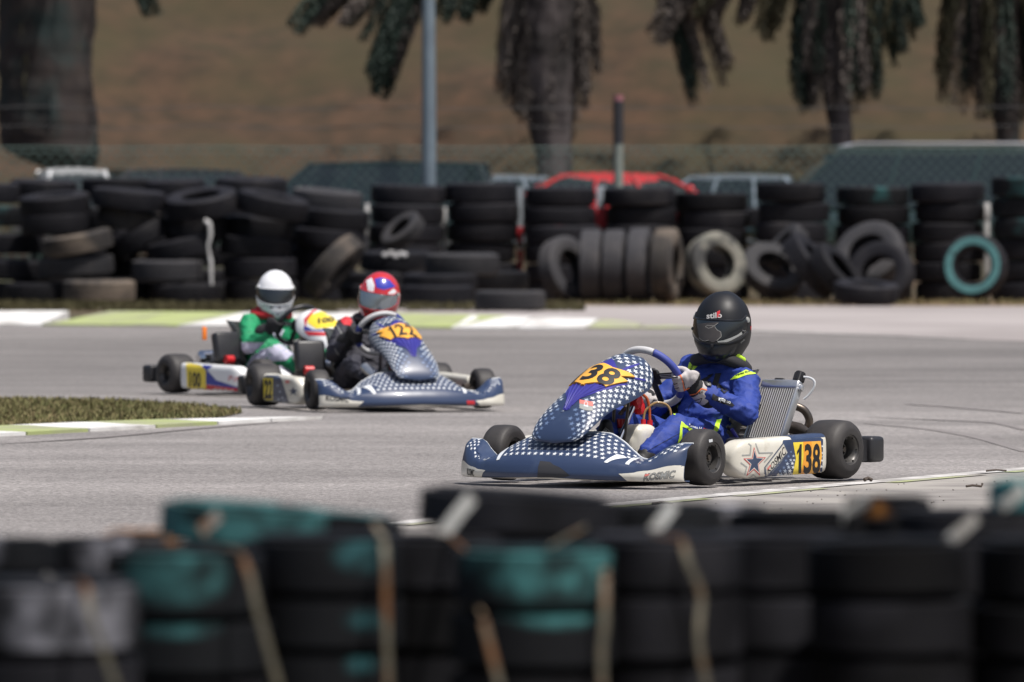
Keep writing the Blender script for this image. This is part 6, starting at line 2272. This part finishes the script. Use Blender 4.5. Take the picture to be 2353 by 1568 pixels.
def make_driver(K, J, cfg):
    O = K['root']
    mb = MB()
    g = lambda k: Vector(J[k])
    lean = J['lean']
    mb.ell(g('pelvis'), (.145, .175, .125))
    mb.ell(g('belly'), (.128, .160, .125), Matrix.Rotation(R(-14), 3, 'Y'))
    mb.ell(g('chest'), (.122, .178, .130), Matrix.Rotation(R(-14), 3, 'Y') @ Matrix.Rotation(R(lean), 3, 'X'))
    mb.ell(g('upper'), (.098, .160, .080), Matrix.Rotation(R(lean), 3, 'X'))
    mb.limb([g('shL'), g('upper') + Vector((0, .05, .03)), g('neck'), g('upper') + Vector((0, -.05, .03)), g('shR')], [.066, .078, .060, .078, .066], 16)
    mb.limb([g('neck'), g('neck') + Vector((.005, 0, .07))], [.060, .056])
    for s in 'LR':
        sh, el, wr = g('sh' + s), g('el' + s), g('wr' + s)
        mb.limb([sh, lerp(sh, el, .5), el], [.068, .064, .056], 16)
        mb.limb([el, lerp(el, wr, .4), lerp(el, wr, .75)], [.056, .054, .046], 16)
        hp, kn, an = g('hip' + s), g('kn' + s), g('an' + s)
        mb.limb([hp, lerp(hp, kn, .5), kn], [.100, .088, .068], 16)
        mb.limb([kn, lerp(kn, an, .4), lerp(kn, an, .85), an], [.068, .064, .053, .048], 16)
    me = voxel(mb, .0078, 7, wr=.0085, wf=9.5, seed=cfg['seed'])
    bodies = me
    o = link('person', me, cfg['mats'])
    o.matrix_basis = wmat(O)
    if cfg.get('paint'):
        for p in me.polygons:
            p.material_index = cfg['paint'](p.center)
    tag(o, cfg['label'], 'person', 'kart drivers')
    # gloves
    for s in 'LR':
        m = voxel(hand_mb(J['ring' + s], J['wr' + s], J['cuff' + s]), .0038, 4)
        gl = link('glove', m, cfg['glove'], o)
        wv, cv = g('wr' + s), g('cuff' + s)
        d = (cv - wv)
        L = d.length
        d.normalize()
        P = sw_pt(J['ring' + s])
        for p in m.polygons:
            t = (p.center - wv).dot(d)
            if -.022 < t < .030 or t > L - .012:
                p.material_index = 1
    for s in 'LR':
        m = voxel(boot_mb(J['heel' + s], J['toe' + s], J['an' + s]), .006, 5)
        link('boot', m, M_boot, o)
    # collar: padded ring round the neck, higher behind
    n = g('neck') + Vector((.012, 0, .028))
    cb = MB()
    tilt = Matrix.Rotation(R(J.get('ctilt', -6)), 3, 'Y') @ Matrix.Rotation(R(lean * 1.2), 3, 'X')
    pts, rr = [], []
    for k in range(40):
        a = 2 * math.pi * k / 40
        p = Vector((math.cos(a) * .108, math.sin(a) * .118, .016 * math.sin(a * 2 + .6) - .006 * math.cos(a)))
        pts.append(n + tilt @ p)
    cb.tube(pts, .036, 14, closed=True, squash=.82)
    col = cb.build('neck_brace', cfg['collar'], o)
    lb = MB()
    lb.tube([n + tilt @ Vector((math.cos(2*math.pi*k/40) * .092, math.sin(2*math.pi*k/40) * .100,   .036 + .014 * math.sin(4*math.pi*k/40 + .6))) for k in range(40)], .015, 10, closed=True)
    lb.build('brace_lining', cfg['lining'], col)
    h = make_helmet(o, J['head'], J['yaw'], J['pitch'], J['roll'], cfg['helm'], cfg['visor'], cfg['gloss'], cfg.get('extras', True))
    return dict(body=o, helmet=h, collar=col)

J138 = dict(pelvis=(-.27, .0, .165), belly=(-.315, .015, .285), chest=(-.355, .035, .40), upper=(-.372, .045, .475), neck=(-.372, .068, .525), lean=-7,
            shL=(-.335, .222, .458), shR=(-.400, -.125, .512), elL=(-.150, .350, .308), elR=(-.205, -.205, .335), wrL=(.060, .184, .444), wrR=(.015, -.110, .385),
            cuffL=(-.022, .222, .392), cuffR=(-.06, -.15, .37), ringL=-6, ringR=236,
            hipL=(-.24, .115, .150), hipR=(-.24, -.115, .150), knL=(.155, .172, .250), knR=(.235, -.115, .285), anL=(.400, .160, .125), anR=(.455, -.035, .205),
            heelL=(.430, .158, .085), toeL=(.525, .140, .125), heelR=(.495, -.012, .155), toeR=(.535, .030, .268),
            head=(-.345, .083, .716), yaw=17, pitch=4, roll=-3, ctilt=-8)
D138 = make_driver(K138, J138, dict(seed=1.3, mats=[M_suitb, M_blackf], label='driver in bright blue suit and matt black helmet steering the nearest kart', glove=[M_glove, M_blackf], collar=M_blackf, lining=M_lime, helm=M_helk, visor=M_visor, gloss=M_helg))
J122 = dict(pelvis=(-.27, .01, .165), belly=(-.315, .035, .285), chest=(-.35, .075, .405), upper=(-.362, .095, .475), neck=(-.360, .115, .525), lean=-12,
            shL=(-.33, .26, .440), shR=(-.370, -.075, .520), elL=(-.13, .36, .33), elR=(-.115, -.245, .345), wrL=(.06, .19, .44), wrR=(.055, -.17, .47),
            cuffL=(-.022, .23, .40), cuffR=(-.02, -.20, .43), ringL=-8, ringR=186,
            hipL=(-.24, .115, .150), hipR=(-.24, -.115, .150), knL=(.17, .20, .285), knR=(.17, -.20, .285), anL=(.46, .12, .15), anR=(.46, -.12, .15),
            heelL=(.50, .12, .11), toeL=(.545, .12, .22), heelR=(.50, -.12, .11), toeR=(.545, -.12, .22),
            head=(-.325, .140, .715), yaw=-34, pitch=5, roll=-10, ctilt=-8)
D122 = make_driver(K122, J122, dict(seed=4.1, mats=[M_suitk, M_blackf], label='driver in black suit and red white blue helmet in the middle kart', glove=[M_blackf, M_blackf], collar=M_blackf, lining=M_blackf, helm=M_helr, visor=M_visorg, gloss=M_helr, extras=False))
J100 = dict(pelvis=(-.27, .01, .165), belly=(-.310, .03, .285), chest=(-.34, .06, .405), upper=(-.350, .075, .470), neck=(-.345, .085, .520), lean=-6,
            shL=(-.31, .245, .455), shR=(-.340, -.105, .490), elL=(-.12, .33, .32), elR=(-.105, -.25, .335), wrL=(.06, .19, .44), wrR=(.055, -.17, .46),
            cuffL=(-.022, .22, .40), cuffR=(-.02, -.20, .43), ringL=-8, ringR=184,
            hipL=(-.24, .115, .150), hipR=(-.24, -.115, .150), knL=(.17, .20, .285), knR=(.17, -.20, .290), anL=(.46, .12, .15), anR=(.46, -.12, .15),
            heelL=(.50, .12, .11), toeL=(.545, .12, .22), heelR=(.50, -.12, .11), toeR=(.545, -.12, .22),
            head=(-.305, .100, .700), yaw=-32, pitch=4, roll=-2, ctilt=-8)
def paint100(c):
    # sleeves and legs are lilac white, chest and knees green
    if c.x > -.19 and c.z < .36 and c.x < .12:
        return 1
    return 0
D100 = make_driver(K100, J100, dict(seed=7.7, mats=[M_suitg, M_suitw], paint=paint100, label='driver in green suit and plain white helmet in the farthest kart', glove=[M_blackf, M_blackf], collar=M_redf, lining=M_redf, helm=M_helw, visor=M_visor, gloss=M_helw, extras=False))

# ---- marks on the near driver
B = D138['body']
bb = bvh_of([B])
def tx(s, q, bold=.01, shear=0.0):
    t = text2(s, bold, shear)
    return [(quad_map(t[0], *q), t[1])]
print_on('shoulder_patch', [poly(zz('C', [(262, 1345), (462, 1338), (405, 1425), (268, 1560), (208, 1540)]))], bb, B, M_lime, .003, 4)
print_on('shoulder_patch', [poly(zz('2', [(733, 732), (770, 700), (842, 662), (918, 690), (850, 698), (790, 722)]))], bb, B, M_lime, .003, 4)
print_on('patch_lettering', tx('sparco', zz('C', [(330, 1345), (245, 1490), (372, 1352), (292, 1508)]), .03), bb, B, M_blackp, .0042, 3)
print_on('patch_lettering', tx('sparco', zz('2', [(778, 712), (880, 680), (772, 700), (868, 668)]), .03), bb, B, M_blackp, .0042, 3)
for x in ([(520, 742), (590, 700), (622, 690), (560, 752), (505, 768)], [(632, 690), (672, 690), (648, 768), (606, 770)], [(606, 758), (650, 752), (722, 808), (690, 828)], [(505, 745), (600, 745), (600, 780), (515, 772)]):
    print_on('harness_strap', [poly(zz('2', x))], bb, B, M_blackf, .005, 4)
print_on('buckle', [poly(zz('2', [(535, 740), (600, 752), (592, 778), (530, 768)]))], bb, B, M_blackpl, .008, 4)
print_on('zip_stripe', stroke(zz('2', [(398, 828), (385, 868), (362, 925), (345, 975)]), 4.4), bb, B, M_lime, .003, 4)
print_on('seam', stroke(zz('2', [(478, 878), (450, 915), (435, 960)]), 1.1) + stroke(zz('A', [(1230, 1180), (1100, 1250), (900, 1360), (760, 1450)]), 1.0), bb, B, M_blackp, .0015, 4)
print_on('knee_stripe', [poly(zz('A', [(1252, 1022), (1300, 1062), (1262, 1095), (1232, 1098)])), poly(zz('A', [(1300, 1062), (1440, 1152), (1372, 1168), (1318, 1112), (1262, 1095)])), poly(zz('A', [(1232, 1098), (1262, 1095), (1258, 1240), (1195, 1345), (1188, 1335), (1222, 1230)]))], bb, B, M_lime, .003, 4)
print_on('side_stripe', [poly(zz('2', [(640, 1008), (672, 1004), (650, 1080), (622, 1118), (604, 1102)]))], bb, B, M_lime, .003, 4, gap=.2)
print_on('name_lettering', tx('James H.', zz('A', [(1345, 1100), (1520, 1158), (1352, 1052), (1530, 1108)]), .02), bb, B, M_white, .003, 3)
print_on('flag_patch', [poly(zz('A', [(1545, 1108), (1662, 1148), (1658, 1165), (1540, 1135)]))], bb, B, M_redp, .003, 4)
print_on('flag_patch', [poly(zz('A', [(1540, 1135), (1658, 1165), (1655, 1178), (1538, 1158)]))], bb, B, M_white, .003, 4)
gl = [o for o in B.children if o.name.startswith('glove')]
bb2 = bvh_of([B] + gl[:1])
print_on('sleeve_panel', [poly(zz('B', [(0, 318), (60, 350), (180, 395), (262, 445), (292, 478), (262, 494), (150, 455), (60, 415), (0, 400)]))], bb2, B, M_blackf, .004, 4)
print_on('sleeve_lettering', tx('sparco', zz('B', [(75, 415), (235, 472), (72, 368), (238, 420)]), .02), bb2, B, M_white, .0056, 3)
bg_ = bvh_of(gl[:1])
print_on('glove_trim', stroke(zz('A', [(1175, 402), (1245, 412), (1272, 500), (1290, 605), (1355, 575)]), 2.6) + stroke(zz('A', [(1372, 668), (1450, 655), (1520, 585), (1590, 605)]), 2.6), bg_, gl[0], M_orangef, .002, 3)
print_on('glove_lettering', tx('sparco', zz('A', [(1392, 700), (1550, 650), (1385, 672), (1540, 612)]), .02), bg_, gl[0], M_blackp, .002, 3)
print_on('glove_seam', stroke(zz('A', [(1370, 712), (1440, 742), (1530, 710), (1500, 775), (1420, 760)]), 1.4) + stroke(zz('A', [(1095, 548), (1200, 512)]), 1.6) + stroke(zz('A', [(1112, 600), (1220, 570)]), 1.6) + stroke(zz('A', [(1060, 490), (1130, 440), (1205, 432)]), 2.4) + stroke(zz('A', [(1280, 470), (1310, 600), (1350, 560)]), 1.3), bg_, gl[0], M_blackp, .0018, 3)
H = D138['helmet']
vis = [o for o in H.children if o.name.startswith('visor')][0]
bh = bvh_of([H])
print_on('lettering', tx('stilo', zz('C', [(568, 565), (842, 548), (568, 462), (838, 445)]), .02), bh, H, M_pw, .0015, 3)
print_on('lettering_flash', [poly(zz('C', [(752, 440), (808, 412), (806, 482), (788, 482), (760, 548), (752, 545)])), poly(zz('C', [(775, 512), (808, 512), (808, 528), (775, 528)]))], bh, H, M_redp, .0022, 3)
print_on('side_badge', [poly(zz('C', [(1345, 705), (1385, 672), (1392, 730), (1350, 765)]))], bh, H, M_redp, .0015, 3)
print_on('side_lettering', tx('OVR', zz('C', [(1180, 1005), (1250, 945), (1170, 985), (1240, 925)]), .0), bh, H, M_greyp, .0015, 3)
bv = bvh_of([vis])
print_on('visor_film', [poly(zz('C', [(402, 650), (600, 635), (770, 625), (790, 640), (735, 668), (712, 700), (750, 760), (820, 800), (830, 880), (760, 950), (680, 985), (600, 955), (500, 950), (430, 900), (405, 720)]))], bv, vis, M_film, .0006, 3)
print_on('film_edge', stroke(zz('C', [(548, 705), (580, 680), (690, 690), (720, 680), (770, 640)]), .8) + stroke(zz('C', [(548, 705), (600, 735), (660, 720), (690, 695)]), .8) + stroke(zz('C', [(712, 700), (750, 760), (820, 800), (830, 880), (750, 955)]), .9) + stroke(zz('C', [(430, 905), (490, 950), (540, 962), (605, 945)]), .8), bv, vis, M_filmedge, .001, 3)
print_on('visor_edge_highlight', [poly(zz('C', [(760, 965), (870, 950), (1000, 905), (1120, 850), (1200, 790), (1265, 770), (1200, 845), (1010, 950), (930, 982), (770, 988)]))], bv, vis, M_greyp, .0006, 3)  # painted highlight: grey strip standing in for the gleam along the visor's lower edge
for a in (-1.12, 1.10):
    MB().ell(helm(a, -.012, .004), .0085, seg=12, rings=8).build('visor_knob', M_blackpl, H)
MB().box(helm(0.0, -.078, .005), (.012, .014, .020), .003).build('visor_tab', M_blackpl, H)
Bt = [o for o in B.children if o.name.startswith('boot')]
bbt = bvh_of(Bt)
print_on('boot_print', stroke(zz('A', [(215, 1290), (205, 1220), (238, 1195), (310, 1275)]), 1.0) + stroke(zz('A', [(188, 1180), (242, 1105), (300, 1160)]), 1.0) + tx('SI', zz('A', [(212, 1225), (212, 1130), (258, 1225), (258, 1130)]), .01), bbt, Bt[1], M_greyp, .002, 3)
print_on('boot_print', tx('SPARCO', zz('A', [(500, 1395), (590, 1425), (505, 1378), (590, 1405)]), .01), bbt, Bt[0], M_greyp, .002, 3)
# ---- the red, white and blue helmet and the suits behind
H = D122['helmet']
bh = bvh_of([H])
print_on('blue_crown', [poly(zz('3', [(1458, 108), (1500, 98), (1555, 115), (1592, 158), (1570, 165), (1520, 178), (1470, 165)]))], bh, H, M_helb, .0012, 4)
for x in ([(1405, 118), (1440, 100), (1458, 150), (1450, 205), (1420, 215), (1410, 160)], [(1545, 200), (1580, 170), (1600, 190), (1560, 250), (1525, 245)], [(1345, 285), (1375, 300), (1392, 345), (1375, 372), (1345, 330)]):
    print_on('white_band', [poly(zz('3', x))], bh, H, M_helw, .0014, 4)
for x in ([(1340, 190), (1370, 195), (1350, 240), (1332, 260)], [(1540, 260), (1600, 225), (1606, 270), (1560, 300)], [(1330, 275), (1345, 285), (1345, 330), (1332, 310)]):
    print_on('blue_band', [poly(zz('3', x))], bh, H, M_helb, .0012, 4)
B = D122['body']
bb = bvh_of([B])
print_on('red_patch', [poly(zz('3', [(1240, 352), (1290, 350), (1312, 380), (1300, 412), (1255, 405), (1238, 380)]))], bb, B, M_redp, .003, 4)
print_on('pale_piping', stroke(zz('3', [(1215, 410), (1240, 460), (1235, 520)]), 1.6) + stroke(zz('3', [(1300, 430), (1318, 480)]), 1.6) + stroke(zz('3', [(1200, 560), (1230, 610)]), 1.4), bb, B, M_greyp, .003, 4)
B = D100['body']
bb = bvh_of([B])
for q in ([(760, 560), (800, 540), (850, 520), (930, 520), (925, 600), (880, 640), (790, 640), (745, 600)], [(795, 460), (830, 425), (870, 440), (840, 500), (810, 490)]):
    print_on('pale_panel', [poly(zz('3', q))], bb, B, M_suitw, .003, 5)
print_on('white_patch', [poly(zz('3', [(930, 395), (985, 385), (990, 440), (940, 455)]))], bb, B, M_helw, .003, 5)
H = D100['helmet']
bh = bvh_of([H])
print_on('brow_mark', [poly(zz('3', [(765, 185), (850, 182), (845, 200), (770, 202)]))], bh, H, M_greyp, .0012, 4)

# ---------------------------------------------------------------- small things on the track
M_twig = mat('debris_dark', (.06, .045, .035), .8)
def debris(U, V, pts, r, lab, m=M_twig):
    p = gp(U, V)
    mb = MB()
    mb.tube([(x, y, .012 + z) for x, y, z in pts], r, 6)
    o = mb.build('rubber_scrap', m)
    o.location = (p.x, p.y, .004)
    tag(o, lab, 'debris', 'scraps on the near verge')
debris(2240, 1126, [(-.04, 0, 0), (-.01, .01, .004), (.03, 0, 0), (.035, .01, .012)], .006, 'longer dark rubber scrap on the verge at right')
debris(1995, 1112, [(-.018, 0, .002), (.0, .02, .01), (.018, .01, 0)], .009, 'round dark rubber crumb on the verge by the white line')
debris(1520, 1166, [(-.04, 0, 0), (0, .03, .006), (.05, .02, 0)], .005, 'thin brown twig lying near the white line in the middle')
debris(2290, 1090, [(-.05, 0, 0), (0, .02, .004), (.05, .03, 0)], .005, 'thin dark twig by the white line at far right')
for i, (U, V, w) in enumerate([(1887, 691, .09), (1893, 694, .05)]):
    p = gp(U, V)
    mb = MB(); mb.ell((0, 0, .03), (w, .05, .035), seg=10, rings=6)
    o = mb.build('litter_scrap', M_pw)
    o.location = p
    tag(o, ['white paper scrap on the dirt below the right tyre heap', 'small white scrap beside the larger paper scrap'][i], 'litter')
rng_ = random.Random(5)
mb = MB()
for _ in range(500):
    t, o_ = rng_.uniform(-2, Ltot + 3), rng_.uniform(.15, 3.2) ** 1.0
    p = E0 + ed * t + en * o_
    r = rng_.uniform(.002, .006)
    mb.ell((p.x, p.y, .006 + r * .5), (r, r * 1.4, r * .7), seg=6, rings=4)
o = mb.build('gravel', mat('verge_crumbs', (.14, .13, .12), .9, var=(.28, .26, .24), vscale=30), recalc=False)
tag(o, kind='stuff')
